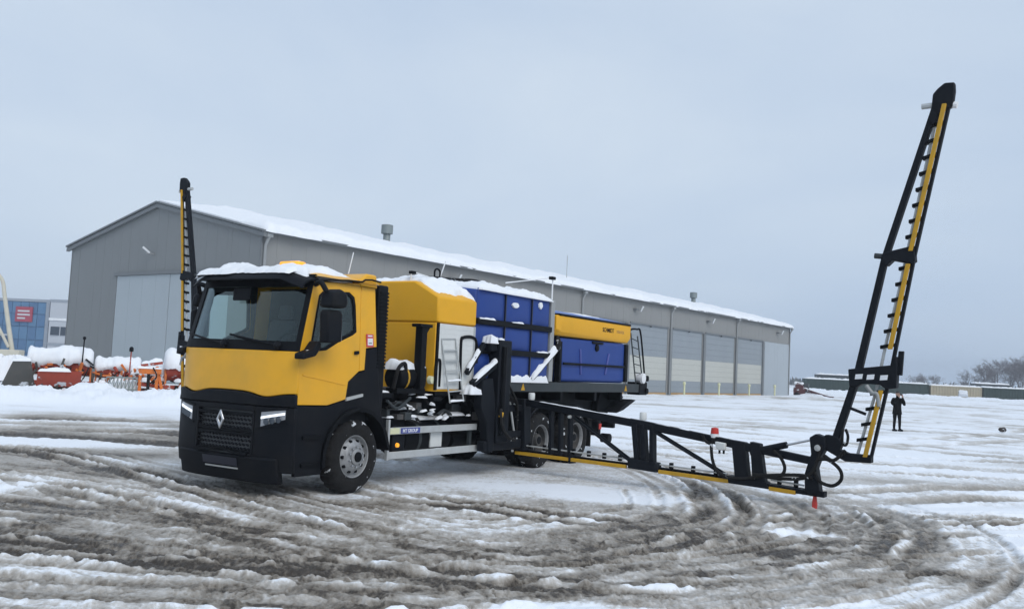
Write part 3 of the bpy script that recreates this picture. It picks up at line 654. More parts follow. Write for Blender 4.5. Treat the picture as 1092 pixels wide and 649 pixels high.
def tree_mesh(seed, H_):
    rnd = random.Random(seed); tr = MB(); cr = MB()
    def branch(mb, p, d, L_, r, depth):
        n = 3; pts = [p]; q = p.copy(); dd = d.copy()
        for i in range(n):
            dd = (dd + Vector((rnd.gauss(0, .12), rnd.gauss(0, .12), rnd.gauss(.04, .06)))).normalized(); q = q + dd * L_ / n; pts.append(q.copy())
        mb.tube(pts, [r, r * .55], 5 if depth == 0 else 3)
        if depth >= 4: return
        kids = (9, 5, 5, 4)[depth]
        for k_ in range(kids):
            t = rnd.uniform(.28 if depth == 0 else .2, 1.0); i = min(n - 1, int(t * n)); bp_ = pts[i].lerp(pts[i + 1], t * n - i)
            ax = Vector((rnd.gauss(0, 1), rnd.gauss(0, 1), rnd.gauss(.15, .5))); ax = (ax - dd * ax.dot(dd)).normalized()
            sp = rnd.uniform(.55, .95); nd = (dd * (1 - sp * .5) + ax * sp + Vector((0, 0, .15))).normalized()
            branch(cr, bp_, nd, L_ * rnd.uniform(.42, .66), max(.022, r * .42), depth + 1)
    branch(tr, Vector((0, 0, -.2)), Vector((0, 0, 1)), H_ * .75, H_ * .018, 0)
    return tr, cr
protos = [tree_mesh(s, 10) for s in (3, 8, 15)]
pm = []
for tr, cr in protos:
    t_o = tr.build('trunk', 'bark', None); c_o = cr.build('crown', 'twig', None); pm.append((t_o.data, c_o.data)); bpy.data.objects.remove(t_o); bpy.data.objects.remove(c_o)
tdesc = []
rt_ = random.Random(5)
xs = [(117.6, 261, .44), (121, 266, .52), (141, 268, .8), (148, 266, .95), (155.5, 270, 1.05), (159.5, 268, 1.1), (119.5, 258, .50), (122.8, 262, .48), (136.5, 262, .55), (139, 258, .78), (142.5, 264, .92), (146, 256, .98), (149.5, 262, 1.08), (153, 258, 1.12), (157, 264, 1.15), (161, 258, 1.2), (165, 262, 1.15), (144, 272, .9), (151, 272, 1.05), (137, 272, .7)]
ords = ['leftmost', 'second', 'third', 'fourth', 'fifth', 'sixth', 'seventh', 'eighth', 'ninth', 'tenth', 'eleventh', 'twelfth', 'thirteenth', 'fourteenth', 'fifteenth', 'sixteenth', 'seventeenth', 'eighteenth'] + ['%dth' % k for k in range(19, 40)]
for i, (x, y, s) in enumerate(sorted(xs, key=lambda q: q[0] / q[1])):
    td, cd_ = pm[i % 3]; t = empty('bare_tree', (x, y, 0), rt_.uniform(0, 6)); t.scale = (s * 1.05, s * 1.05, s)
    for nme, d in (('trunk', td), ('crown', cd_)):
        o = bpy.data.objects.new(nme, d); COL.objects.link(o); o.parent = t
    tag(t, 'bare grey winter tree beyond the containers, %s from the left of the row' % ords[i], 'tree', 'bare trees beyond the containers')
# far-off wood that reads as one low mass
mb = MB(); rw = random.Random(2)
for i in range(900):
    x = rw.uniform(-40, 330); y = 420 + rw.uniform(-18, 18) - .12 * abs(x - 100); hgt = rw.uniform(3.0, 6.0) * (1 + .25 * nz1(x * .03, 1))
    if 60 < x < 150: hgt *= .85
    for k in range(4):
        a = rw.uniform(0, 6.28); b = Vector((x + rw.gauss(0, 1.2), y + rw.gauss(0, 1.2), -.3)); tp = b + Vector((rw.gauss(0, .9), rw.gauss(0, .9), hgt * rw.uniform(.6, 1)))
        c = b.lerp(tp, .55); wv = Vector((math.cos(a), math.sin(a), 0)) * hgt * .16
        mb.add([b, c + wv, tp, c - wv], [(0, 1, 2, 3)])
kind(mb.build('far_wood', 'far_wood'), 'stuff')['label'] = 'grey line of distant woodland on the horizon'

# ================================================================ STORED SNOW PLOUGHS AND MACHINES ON THE LEFT
def cylx(mb, x0, x1, y, z, r, n=20, e=.04): mb.lathe([(r * .3, x0), (r - e, x0), (r, x0 + e), (r, x1 - e), (r - e, x1), (r * .3, x1)], (0, y, z), 'x', n, True); return mb
RY = R(24)
# plough with a curved steel blade, half buried
pl = empty('snow_plough', (-16.95, 31.6, .25), RY); tag(pl, 'dark steel plough blade with snowy edge, half buried at the left', 'snow plough')
prof = [(.55 - .5 * math.sin(t * 1.35), .05 + 1.0 * t) for t in [i / 8 for i in range(9)]]
mb = MB(); mb.prism([(a, b) for a, b in prof] + [(a + .05, b) for a, b in prof[::-1]], lambda a, b, c: ((c + .2) * (1 - .5 * b) - .2 + .12 * b, a, b), -.75, .40); mb.build('mouldboard', 'steel_dark', pl, smooth=35)
for q in (-.45, -.1, .2): MB().prism([(a, b) for a, b in prof] + [(a + .2, b * .9) for a, b in prof[::-1]], lambda a, b, c: ((c + .2) * (1 - .5 * b) - .2 + .12 * b, a + .02, b), q - .03, q + .03).build('rib', 'steel_dark', pl)
snow_bar((-.40, .12, 1.03), (.22, .12, 1.05), .2, .14, 3).build('snow_cover', 'snow', pl, smooth=60)
MB().bar((-.9, .45, .02), (.45, .45, .02), .12, .16).build('cutting_edge', 'rubber', pl)
# orange machines with big snow covered drums
def drum_machine(x, y, rz, L_, r, zc, label, post=True, mt='orange_red', mt2='orange', seed=0, cat='snow plough'):
    m_ = empty('sweeper_attachment', (x, y, .2), rz); tag(m_, label, cat, 'orange winter service attachments stored in the snow')
    cylx(MB(), 0, L_, 0, zc, r, 24).build('drum', mt, m_, smooth=40)
    # snow blanket following the drum
    P = []
    nx = 40
    for i in range(nx + 1):
        xx = -.06 + (L_ + .12) * i / nx; row = []
        e_ = min(1, min(i, nx - i) / 4.); rr = r * (1 - .10 * nz1(xx * .9 + seed, 7)) + .03 + (.13 + .16 * nz1(xx * 1.1 + seed, seed)) * math.sqrt(max(.0, 1 - (1 - e_) ** 2))
        lo = .10 + .55 * nz1(xx * 1.6, seed + 4)
        for k in range(15):
            t = -lo + (math.pi + 2 * lo) * k / 14; ex = rr + .06 * math.sin(t) + .07 * nz1(xx * 2.2, t * 1.5, seed) - (.07 if k in (0, 14) else 0)
            row.append((xx, -math.cos(t) * ex, zc + math.sin(t) * ex))
        P.append(row)
    mb = MB(); mb.grid(P); mb.f += [tuple(range(15)), tuple(nx * 15 + k for k in range(15))]; mb.build('snow_cover', 'snow', m_, smooth=60)
    rnd = random.Random(seed)
    MB().bar((-.05, -.45, .34), (L_ + .05, -.45, .34), .12, .14).build('frame_beam', mt, m_, bevel=.01)
    MB().bar((-.05, .4, .3), (L_ + .05, .4, .3), .12, .14).build('frame_beam', mt, m_, bevel=.01)
    for xx in (0., L_ * .33, L_ * .66, L_):
        MB().prism([(-.5, .2), (.45, .2), (.3, zc), (0, zc + r * .6), (-.35, zc)], lambda a, b, c: (c, a, b), xx - .03, xx + .03).build('side_plate', mt2 if xx in (0., L_) else mt, m_, bevel=.01)
    for k in range(3):
        xx = L_ * (.2 + .28 * k); MB().bar((xx, -.5, .3), (xx + .2, -.78, zc - .12 + .1 * k), .08, .10).build('bracket', mt2, m_, bevel=.01)
        MB().tube([(xx + .1, -.55, .32), (xx + .28, -.8, .55), (xx + .42, -.6, zc - .1)], .025, 6, 4).build('hose', 'rubber', m_, smooth=60)
    MB().tube([(L_ * .15, -.62, .28), (L_ * .8, -.66, .22)], .06, 8).build('cross_tube', 'steel_dark', m_, smooth=60)
    for k in range(24):
        xx = rnd.uniform(-.15, L_ + .15); y_ = rnd.uniform(-.85, -.35); z_ = rnd.uniform(.12, zc + .05); a_ = rnd.uniform(0, 6.28); l2 = rnd.uniform(.12, .4)
        MB().bar((xx, y_, z_), (xx + l2 * math.cos(a_), y_ + rnd.uniform(-.15, .15), max(.1, z_ + l2 * math.sin(a_))), rnd.uniform(.04, .12), rnd.uniform(.04, .1)).build('fitting', rnd.choice([mt, mt, mt2, 'steel_dark', 'steel_dark', 'rubber']), m_, bevel=.008)
    for k in range(4):
        xx = rnd.uniform(.1, L_ - .4); snow_patch(xx, xx + rnd.uniform(.25, .5), -.85, -.4, lambda a, b, z_=rnd.uniform(.3, .6): z_, .12, k + seed * 7, 14, 10, .1, .1).build('snow_cover', 'snow', m_, smooth=60)
    if post:
        pp = MB().tube([(L_ * .85, -.62, .5), (L_ * .85 + .02, -.62, zc + r + .55)], .022, 8).build('marker_post', 'black', m_)
        MB().lathe([(.02, -.05), (.055, -.03), (.055, .05), (.02, .07)], (L_ * .85 + .02, -.62, zc + r + .55), 'z', 8, True).build('post_top', 'black', pp)
    return m_
drum_machine(-17.5, 33.0, RY, 2.05, .42, 1.02, 'orange red attachment under a long snow covered drum, black marker post in front', True, seed=1)
drum_machine(-15.6, 34.2, RY, 1.5, .30, .86, 'smaller orange attachment under snow, behind and right of the long drum', False, seed=2)
sp_ = empty('snow_plough', (-15.75, 31.9, .35), RY * 1.3); tag(sp_, 'rusty red plough leaning in the snow in front of the long snow covered drum', 'snow plough')
MB().prism([(a, b * .62) for a, b in prof] + [(a + .05, b * .62) for a, b in prof[::-1]], lambda a, b, c: (c, a, b), -.75, .65).build('mouldboard', 'orange_red', sp_, smooth=35)
for q in (-.6, -.1, .45): MB().bar((q, .5, .05), (q + .15, .25, .66), .06, .10).build('rib', 'steel_dark', sp_, bevel=.01)
MB().bar((-.8, .55, .0), (.7, .55, .0), .1, .14).build('cutting_edge', 'rubber', sp_)
snow_bar((-.75, .1, .62), (.3, .1, .63), .22, .14, 33).build('snow_cover', 'snow', sp_, smooth=60)
# yellowish orange frame with a red marker post
fr = empty('plough_hitch', (-12.95, 32.6, .2), RY * .6); tag(fr, 'bright orange plough hitch frame standing in the snow beside the mesh pallet', 'snow plough')
for a in (-.28, .0, .28): MB().bar((a, -.1, .0), (a, -.1, .92), .12, .10).build('upright', 'orange' if a else 'rubber', fr, bevel=.01)
MB().bar((-.42, -.1, .92), (.42, -.1, .92), .14, .20).build('top_beam', 'orange', fr, bevel=.015)
MB().bar((-.30, .0, 1.12), (.42, .1, 1.25), .1, .12).build('link_arm', 'orange_red', fr, bevel=.01)
MB().bar((-.42, .1, .45), (.5, .15, .35), .1, .12).build('cross_beam', 'orange_red', fr, bevel=.01)
MB().bar((.5, -.05, .15), (.25, -.05, 1.1), .08, .10).build('brace', 'orange', fr, bevel=.01)
MB().tube([(.1, -.2, .5), (.3, -.35, .75), (.15, -.2, 1.05)], .025, 6, 5).build('hose', 'rubber', fr, smooth=60)
snow_bar((-.44, -.1, 1.02), (.44, -.1, 1.02), .2, .10, 5).build('snow_cover', 'snow', fr, smooth=60)
snow_bar((-.3, .03, 1.17), (.42, .13, 1.3), .2, .12, 6).build('snow_cover', 'snow', fr, smooth=60)
drum_machine(-12.9, 34.0, RY, 2.4, .48, 1.05, 'orange attachment under a high hump of snow, partly hidden by the truck cab', False, seed=6)
drum_machine(-14.3, 34.3, RY, 1.2, .22, .70, 'low red attachment under snow beside the thin red marker post', False, seed=9)
mp_ = empty('marker_post', (-13.8, 32.9, .3)); tag(mp_, 'thin red marker post with a black top standing in the snow', 'post')
MB().tube([(0, 0, 0), (.02, 0, 1.5)], .024, 8).build('post', 'orange_red', mp_); MB().lathe([(.02, -.02), (.075, 0), (.075, .12), (.03, .17)], (.02, 0, 1.5), 'z', 10, True).build('top_cap', 'black', mp_)
# mesh pallet
ms = empty('mesh_pallet', (-13.75, 32.2, .32), RY * .7); tag(ms, 'grey green steel mesh pallet lying in the snow', 'pallet')
for z in (.12, .54): MB().bar((-.5, 0, z), (.5, 0, z), .05, .05).build('rail', 'mesh_steel', ms)
for i in range(9): MB().bar((-.5 + i * .125, 0, .0), (-.5 + i * .125 + (.0), 0, .55), .03, .03).build('bar', 'mesh_steel', ms)
for i in range(8): MB().bar((-.5 + i * .125, .01, .12), (-.375 + i * .125, .01, .54), .02, .02).build('diagonal_bar', 'mesh_steel', ms)
MB().box((-.5, .0, .1), (.5, .8, .14)).build('deck', 'mesh_steel', ms)
snow_patch(-.5, .5, .05, .85, lambda a, b: .14, .3, 11, 14, 10).build('snow_cover', 'snow', ms, smooth=60)
# dark things in the row at the far left
p2 = empty('snow_plough', (-18.9, 33.4, .3), RY); tag(p2, 'plough under a deep snow cover at the left frame edge', 'snow plough')
MB().prism([(a, b * .8) for a, b in prof] + [(a + .05, b * .8) for a, b in prof[::-1]], lambda a, b, c: (c, a, b), -1.2, 1.0).build('mouldboard', 'steel_dark', p2, smooth=35)
snow_patch(-1.3, 1.1, -.5, .9, lambda a, b: .25 + .45 * max(0, min(1, (b + .5) / .5)), .5, 21, 40, 20, .4).build('snow_cover', 'snow', p2, smooth=60)
# beige lifting arm
la = empty('loader_crane', (-23.1, 42, .2), R(10)); tag(la, 'beige hydraulic lifting arm with braced legs, at the left frame edge', 'crane')
MB().tube([(0, 0, 1.2), (-.25, 0, 2.4), (-.55, 0, 3.9), (-.68, 0, 4.55), (-.95, 0, 4.95)], [.11, .07], 10, 4).build('arm', 'beige', la, smooth=60)
MB().tube([(-.15, -.12, 1.5), (-.75, -.12, 2.6)], .07, 8).build('strut', 'beige', la, smooth=60)
MB().tube([(-.2, .12, 1.6), (-.42, .12, 3.0)], .045, 8).build('cylinder', 'pipe_grey', la, smooth=60)
MB().box((-.45, -.4, .8), (.4, .4, 1.4)).build('base_box', 'beige', la, bevel=.04)
for a in (-.35, .3): MB().bar((a, 0, 0), (a, 0, .85), .2, .3).build('support', 'beige', la)
MB().bar((-.95, 0, 4.95), (-1.15, 0, 4.9), .22, .25).build('head', 'pipe_grey', la)

# red machine at the far corner of the hall
rm = empty('field_machine', (35.2, 108.5, .0), R(-28)); rm.scale = (.68, .68, .68); tag(rm, 'rusty red plough machine with a long low arm at the far hall corner', 'machine')
MB().prism([(-1.2, .3), (-1.3, 1.6), (-.6, 2.5), (.2, 2.3), (.7, 1.2), (.6, .3)], XZ, -.6, .5).build('body', 'rust_red', rm, bevel=.05)
MB().box((-.2, .1, 1.0), (1.2, .9, 2.4)).build('cabinet', 'cont_dark', rm, bevel=.03)
MB().bar((.4, -.3, 1.5), (4.6, -.4, .35), .22, .30).build('arm', 'rust_red', rm, bevel=.02)
MB().bar((.4, .2, 1.0), (3.2, -.2, .75), .18, .22).build('arm', 'rust_red', rm, bevel=.02)
MB().bar((3.6, -.4, .4), (5.6, -.5, .28), .5, .16).build('blade', 'rust_red', rm, bevel=.02)
MB().lathe([(.2, -.15), (.42, -.15), (.42, .15), (.2, .15)], (-.6, -.75, .42), 'y', 18, True).build('wheel', 'rubber', rm, smooth=40)
snow_patch(-1.2, .4, -.6, .6, lambda a, b: 2.3, .35, 31, 12, 8).build('snow_cover', 'snow', rm, smooth=60)
snow_bar((.5, -.3, 1.62), (4.4, -.4, .52), .35, .16, 8).build('snow_cover', 'snow', rm, smooth=60)
# lump on the snow at the right
x, y = 22.25, 40.6
P = []
for i in range(11):
    row = []
    for j in range(16):
        a = i / 10 * math.pi; b = j / 15 * 2 * math.pi; rr = .12 * (1 + .45 * nz1(math.cos(b) * 2, math.sin(b) * 2, a))
        row.append((math.cos(b) * math.sin(a) * rr * 1.4, math.sin(b) * math.sin(a) * rr, .14 + math.cos(a) * rr * .8))
    P.append(row)
ck = MB().grid(P).build('earth_clod', 'brown_clod', None); ck.location = (x, y, gz(x, y)); tag(ck, 'small dark clod lying on the snow right of the person', 'clod')

# ================================================================ THE TRUCK  (local x to the rear, y inward from the left flank, z up)
truck = empty('spreader_truck', TRUCK_O, TRUCK_A)
tag(truck, 'yellow and black winter service truck with blue tanks and black spray booms', 'truck')
TW = 2.26
def lerp_tab(tab, z):
    for (z0, v0), (z1, v1) in zip(tab[:-1], tab[1:]):
        if z <= z1: return v0 + (v1 - v0) * max(0, (z - z0)) / (z1 - z0)
    return tab[-1][1]
XC = [(.2, -1.24), (.5, -1.31), (1.3, -1.30), (1.95, -1.27), (2.95, -1.00), (3.2, -.94)]
XK = [(.2, -1.06), (.5, -1.12), (1.3, -1.12), (1.95, -1.12), (2.95, -.88), (3.2, -.8)]
KW = [(.2, 1.0), (1.9, 1.0), (2.95, .955), (3.2, .945)]
def fs(t, z, off=0.):
    xc, xk = lerp_tab(XC, z), lerp_tab(XK, z); y = TW / 2 * (1 + t * lerp_tab(KW, z))
    x = xc + (xk - xc) * abs(t) ** 3.4
    nx_ = -1.0; ny_ = (1 if t > 0 else -1) * (xk - xc) * 3.4 * abs(t) ** 2.4 / (TW / 2); L_ = math.hypot(nx_, ny_)
    return (x + nx_ / L_ * off, y + ny_ / L_ * off * .6, z)
def fpatch(t0, t1, z0, z1, off, thick, nt_=24, nz_=4):
    z0f = z0 if callable(z0) else (lambda t: z0); z1f = z1 if callable(z1) else (lambda t: z1)
    A_, B_ = [], []
    for i in range(nt_ + 1):
        t = t0 + (t1 - t0) * i / nt_
        A_.append([fs(t, z0f(t) + (z1f(t) - z0f(t)) * j / nz_, off) for j in range(nz_ + 1)])
        B_.append([fs(t, z0f(t) + (z1f(t) - z0f(t)) * j / nz_, off - thick) for j in range(nz_ + 1)])
    mb = MB(); mb.grid(A_); n0 = len(mb.v); mb.grid(B_); nc = nz_ + 1
    ring = [(i, 0) for i in range(nt_)] + [(nt_, j) for j in range(nz_)] + [(i, nz_) for i in range(nt_, 0, -1)] + [(0, j) for j in range(nz_, 0, -1)]
    k = len(ring)
    for q in range(k):
        a = ring[q][0] * nc + ring[q][1]; b = ring[(q + 1) % k][0] * nc + ring[(q + 1) % k][1]; mb.f.append((a, b, n0 + b, n0 + a))
    return mb
# --- cab front
fpatch(-1, 1, lambda t: 1.385 - .055 * math.exp(-((abs(t) - .62) / .2) ** 2) - .01 * abs(t), 1.93, .0, .05, 48, 4).build('front_panel', 'yellow', truck, smooth=50, bevel=.012)
fpatch(-1, 1, 1.935, 2.06, .0, .05, 40, 2).build('cowl_panel', 'black', truck, smooth=50)
fpatch(-1, 1, 2.80, 2.98, .0, .05, 40, 2).build('header_panel', 'black', truck, smooth=50)
fpatch(-1, -.935, 2.06, 2.80, .0, .06, 3, 6).build('windscreen_pillar', 'black', truck, smooth=50)
fpatch(.88, 1, 2.06, 2.80, .0, .06, 3, 6).build('windscreen_pillar', 'black', truck, smooth=50)
fpatch(-.94, .885, 2.055, 2.805, -.012, .008, 40, 8).build('windscreen', 'glass', truck, smooth=60)
for c, s in ((.30, 1), (1.28, 1)):
    wp = MB(); t0 = c / (TW / 2) - 1
    p0 = Vector(fs(t0 - .02, 2.0, .04)); p1 = Vector(fs(t0 + .42, 2.07, .035)); p2 = Vector(fs(t0 + .80, 2.13, .03))
    wp.tube([p0, p1, p2], .014, 6, 4); w_ = wp.build('wiper', 'black_plastic', truck, smooth=50)
    q = Vector(fs(t0, 2.0, .02)); MB().lathe([(.02, -.05), (.05, -.03), (.05, .02), (.02, .03)], q, 'x', 10, True).build('wiper_pivot', 'black_plastic', w_)
# black bumper assembly
fpatch(-1, 1, 1.20, lambda t: 1.375 - .055 * math.exp(-((abs(t) - .62) / .2) ** 2) - .01 * abs(t), .035, .09, 48, 3).build('upper_bumper', 'black_plastic', truck, smooth=50, bevel=.015)
fpatch(-1, -.50, .34, 1.195, .02, .10, 20, 4).build('bumper_corner', 'black_plastic', truck, smooth=50, bevel=.015)
fpatch(.50, 1, .34, 1.195, .02, .10, 20, 4).build('bumper_corner', 'black_plastic', truck, smooth=50, bevel=.015)
lb = fpatch(-.84, .84, .19, .53, .045, .12, 40, 3).build('lower_bumper', 'black_plastic', truck, smooth=50, bevel=.02)
MB().grid([[Vector(fs(-.30 + .60 * i / 6, .385 + .11 * j, .056 + .001)) for j in range(2)] for i in range(7)]).build('number_plate', 'plate_dark', lb)
fpatch(-.30, .26, .345, .365, .062, .01, 8, 1).build('plate_trim', 'alu', lb)
fpatch(-.50, .50, .53, 1.20, -.05, .03, 20, 2).build('grille_back', 'hall_core', truck)
gr = fpatch(-.50, .50, 1.12, 1.195, .025, .07, 20, 2).build('grille', 'black_plastic', truck, smooth=50, bevel=.01)
for z in (1.07, .86, .81, .58): fpatch(-.47, .47, z - .018, z + .018, .012, .05, 20, 1).build('grille_bar', 'black', gr, smooth=50)
for s in (-1, 1): fpatch(s * .485 - .015, s * .485 + .015, .55, 1.12, .02, .06, 2, 3).build('grille_edge', 'black_plastic', gr)
mb = MB()
for zi in range(9):
    z = .605 + zi * .055
    if .79 < z < .88: continue
    for i in range(16): t = -.45 + .06 * i + (.03 if zi % 2 else 0); a = Vector(fs(t, z, -.005)); b = Vector(fs(t + .035, z + .02, -.005)); mb.bar(a, b, .02, .02)
kind(mb.build('grille_mesh', 'black_plastic', gr), 'stuff')
mb = MB()
for i in range(24):
    t0 = -.45 + .9 * i / 24; t1 = t0 + .9 / 24; f_ = lambda t: .56 + .055 * math.exp(-(t / .16) ** 2) - .0 * t
    mb.bar(fs(t0, f_(t0), .055), fs(t1, f_(t1), .055), .03, .03)
mb.build('grille_lip', 'black', gr)
# diamond emblem
em = MB(); oz, hw_, hh_ = .985, .075, .135; O4 = [(0, hh_), (hw_, 0), (0, -hh_), (-hw_, 0)]; I4 = [(0, hh_ * .45), (hw_ * .42, 0), (0, -hh_ * .45), (-hw_ * .42, 0)]
xx = fs(0, oz, .06)[0]; em.plate(O4, [I4], lambda a, b, c: (xx + c, TW / 2 + a, oz + b), -.03, .0); em.build('emblem', 'chrome', gr, bevel=.012)
# headlights
for s in (-1, 1):
    a, b = sorted((s * .60, s * .90)); sl = lambda t: .07 * (abs(t) - .60) / .3
    h = fpatch(a, b, lambda t: .93 + sl(t) * 1.6, lambda t: 1.12 + sl(t) * .6, .026, .02, 14, 3).build('headlight', 'lens', truck, smooth=50)
    fpatch(a + .004, b - .004, lambda t: 1.03 + sl(t), lambda t: 1.062 + sl(t), .036, .012, 14, 1).build('light_strip', 'led', h, smooth=50)
    for q in range(3): tq = a + (b - a) * (.25 + .25 * q); cxq = Vector(fs(tq, .985 + sl(tq), .03)); MB().lathe([(.005, -.01), (.045, -.008), (.05, .0)], cxq, 'x', 14, True).build('lamp', 'win_dark', h, smooth=40)
    fpatch(*sorted((s * .55, s * .93)), lambda t: .905 + sl(t), lambda t: .932 + sl(t), .034, .03, 12, 1).build('headlight_bezel', 'black_plastic', h)
    fpatch(*sorted((s * .55, s * .93)), lambda t: 1.128 + sl(t) * .6, lambda t: 1.155 + sl(t) * .6, .034, .03, 12, 1).build('headlight_bezel', 'black_plastic', h)
# --- cab flanks
DOOR = [(-1.10, 1.235), (-1.115, 1.96), (-.885, 2.88), (-.16, 2.93), (.05, 2.95), (.055, 1.70), (-.155, 1.55), (-.19, 1.305), (-.55, 1.225)]
WIN = [(-.945, 1.93), (-.915, 2.08), (-.79, 2.70), (-.72, 2.76), (-.19, 2.80), (-.08, 2.74), (-.05, 2.62), (-.02, 2.25), (-.10, 2.20), (-.38, 2.09), (-.62, 1.97)]
WIN_IN = [(-.905, 1.97), (-.875, 2.09), (-.755, 2.68), (-.70, 2.72), (-.20, 2.76), (-.12, 2.71), (-.09, 2.60), (-.06, 2.28), (-.13, 2.235), (-.40, 2.13), (-.63, 2.01)]
def flank(side):
    Y = (lambda c: c) if side == 0 else (lambda c: TW - c)
    X = lambda a, b, c: (a, Y(c + .0505 * max(0., b - 1.9) * .96), b)
    d = MB().plate(DOOR, [WIN], X, .0, .05).build('door', 'yellow', truck, bevel=.008)
    MB().plate(WIN, [WIN_IN], X, .004, .045).build('window_frame', 'black', d)
    MB().plate([(p[0], p[1]) for p in WIN_IN], [], X, .02, .026).build('window', 'glass', d)
    MB().plate([(a * .99, b) for a, b in DOOR], [WIN], X, .052, .062).build('door_lining', 'seat', d)
    MB().prism([(-.07, 1.93), (.02, 1.94), (.02, 1.99), (-.07, 1.98)], X, -.025, .0).build('door_handle', 'black_plastic', d, bevel=.008)
    MB().prism([(-1.04, 1.62), (-.22, 1.50), (-.22, 1.515), (-1.04, 1.64)], X, -.006, .0).build('crease_line', 'yellow', d)
    q = MB().prism([(.065, 1.70), (.065, 2.95), (.36, 2.96), (.42, 2.06), (.19, 2.03), (.175, 1.72)], X, .003, .05).build('rear_quarter', 'yellow', truck, bevel=.008)
    if side == 0:
        s_ = MB().prism([(.19, 2.05), (.345, 2.055), (.335, 2.24), (.18, 2.235)], X, -.004, .002).build('warning_sticker', 'red_sign', q)
        MB().prism([(.215, 2.075), (.325, 2.08), (.32, 2.18), (.21, 2.175)], X, -.007, -.004).build('sticker_field', 'white', s_)
        MB().prism([(.215, 2.20), (.31, 2.203), (.308, 2.222), (.212, 2.22)], X, -.007, -.004).build('sticker_text', 'white', s_)
        MB().prism([(.235, 2.10), (.30, 2.103), (.299, 2.115), (.234, 2.112)], X, -.009, -.007).build('sticker_text', 'black', s_)
    arch = [(-.62 + 0 * k, 0) for k in ()]
    def arc(r, a0, a1, n, cx=.09, cz=.49): return [(cx + r * math.cos(R(a0 + (a1 - a0) * i / n)), cz + r * math.sin(R(a0 + (a1 - a0) * i / n))) for i in range(n + 1)]
    A_ = arc(.645, 186, 12, 22)
    low = [(-1.07, .30), (-1.085, .6), (-1.10, 1.225), (-.55, 1.21), (-.20, 1.29), (-.17, 1.53), (.06, 1.68), (.185, 1.70), (.20, 2.01), (.43, 2.05), (.50, 1.62), (.60, 1.10), (.78, .72)]
    low2 = low + [p for p in A_[::-1]] + [(-.58, .30)]
    MB().plate(low2, [], X, .008, .07).build('lower_side_panel', 'black_plastic', truck, bevel=.012)
    lip = MB(); B_ = arc(.70, 190, 5, 22)
    lip.plate(A_ + B_[::-1], [], X, -.035, .30); lip.build('wheel_arch', 'black', truck, smooth=40)
    MB().prism([(-.19, 1.285), (.15, 1.345), (.15, 1.385), (-.19, 1.33)], X, -.02, .01).build('step_trim', 'alu', truck)
    for z in (.42, .78): MB().prism([(-.98, z), (-.66, z), (-.66, z + .05), (-.98, z + .05)], X, -.02, .02).build('cab_step', 'black', truck)
    # mirror
    if side == 1: X = lambda a, b, c: (a + .06, TW - c * .6, b)
    mr_ = MB().prism([(-1.24, 1.83), (-1.24, 1.91), (-1.08, 1.96), (-.98, 2.08), (-.93, 2.08), (-.93, 1.99), (-1.02, 1.88)], X, -.20, -.02).build('mirror_bracket', 'black_plastic', truck, bevel=.02)
    MB().prism([(-.98, 2.06), (-.99, 2.46), (-.95, 2.50), (-.74, 2.50), (-.70, 2.46), (-.71, 2.08)], X, -.36, -.20).build('main_mirror', 'black_plastic', mr_, bevel=.035)
    MB().prism([(-.97, 2.53), (-.93, 2.72), (-.80, 2.79), (-.68, 2.74), (-.65, 2.60), (-.70, 2.53)], X, -.42, -.16).build('wide_mirror', 'black_plastic', mr_, bevel=.05)
    MB().tube([X(-.88, 2.84, -.02), X(-.95, 2.86, -.18), X(-.90, 2.74, -.24)], .035, 8, 4).build('mirror_arm', 'black_plastic', mr_, smooth=50)
    for z0, z1 in ((2.10, 2.45), (2.57, 2.71)): MB().prism([(-.705, z0), (-.705, z1), (-.69, z1), (-.69, z0)], X, -.33, -.22).build('mirror_glass', 'chrome', mr_)
    if side == 0: snow_bar((-1.22, -.11, 1.91), (-1.06, -.11, 1.965), .14, .03, 2, 8).build('snow_cover', 'snow', mr_, smooth=60)
flank(0); flank(1)
# --- cab back, floor, inside
MB().prism([(.06, 1.0), (TW - .06, 1.0), (TW - .06, 2.95), (.06, 2.95)], YZ, .34, .39).build('cab_back_wall', 'black', truck)
MB().box((-1.0, .075, .95), (.34, TW - .075, 1.22)).build('cab_floor', 'black', truck)
fpatch(-.96, .96, 1.45, 1.98, -.07, .32, 20, 3).build('dashboard', 'seat', truck, smooth=50, bevel=.03)
for y in (.35, 1.42):
    s_ = MB().box((-.55, y, 1.2), (-.02, y + .5, 1.68)).build('seat', 'seat', truck, bevel=.06); MB().prism([(-.08, 1.62), (.08, 1.62), (.24, 2.38), (.12, 2.42)], XZ, y, y + .5).build('seat_back', 'seat', s_, bevel=.05)
    MB().prism([(.14, 2.44), (.24, 2.42), (.28, 2.62), (.18, 2.65)], XZ, y + .12, y + .38).build('headrest', 'seat', s_, bevel=.04)
sw = MB(); cc = Vector((-.78, .6, 1.98)); ux, uy = Vector((.45, 0, .88)).normalized(), Vector((0, 1, 0))
sw.tube([cc + (ux * math.cos(a) + uy * math.sin(a)) * .24 for a in [2 * math.pi * i / 24 for i in range(25)]], .018, 8)
st = sw.build('steering_wheel', 'black', truck, smooth=60); MB().tube([cc, (-1.0, .6, 1.72)], .04, 8).build('steering_column', 'black', st)
MB().bar(cc - uy * .22, cc + uy * .22, .05, .03).build('wheel_spoke', 'black', st)
MB().prism([(-1.16, 2.60), (-1.14, 2.78), (-1.10, 2.78), (-1.12, 2.60)], XZ, .98, 1.32).build('sensor_housing', 'black', truck, bevel=.02)
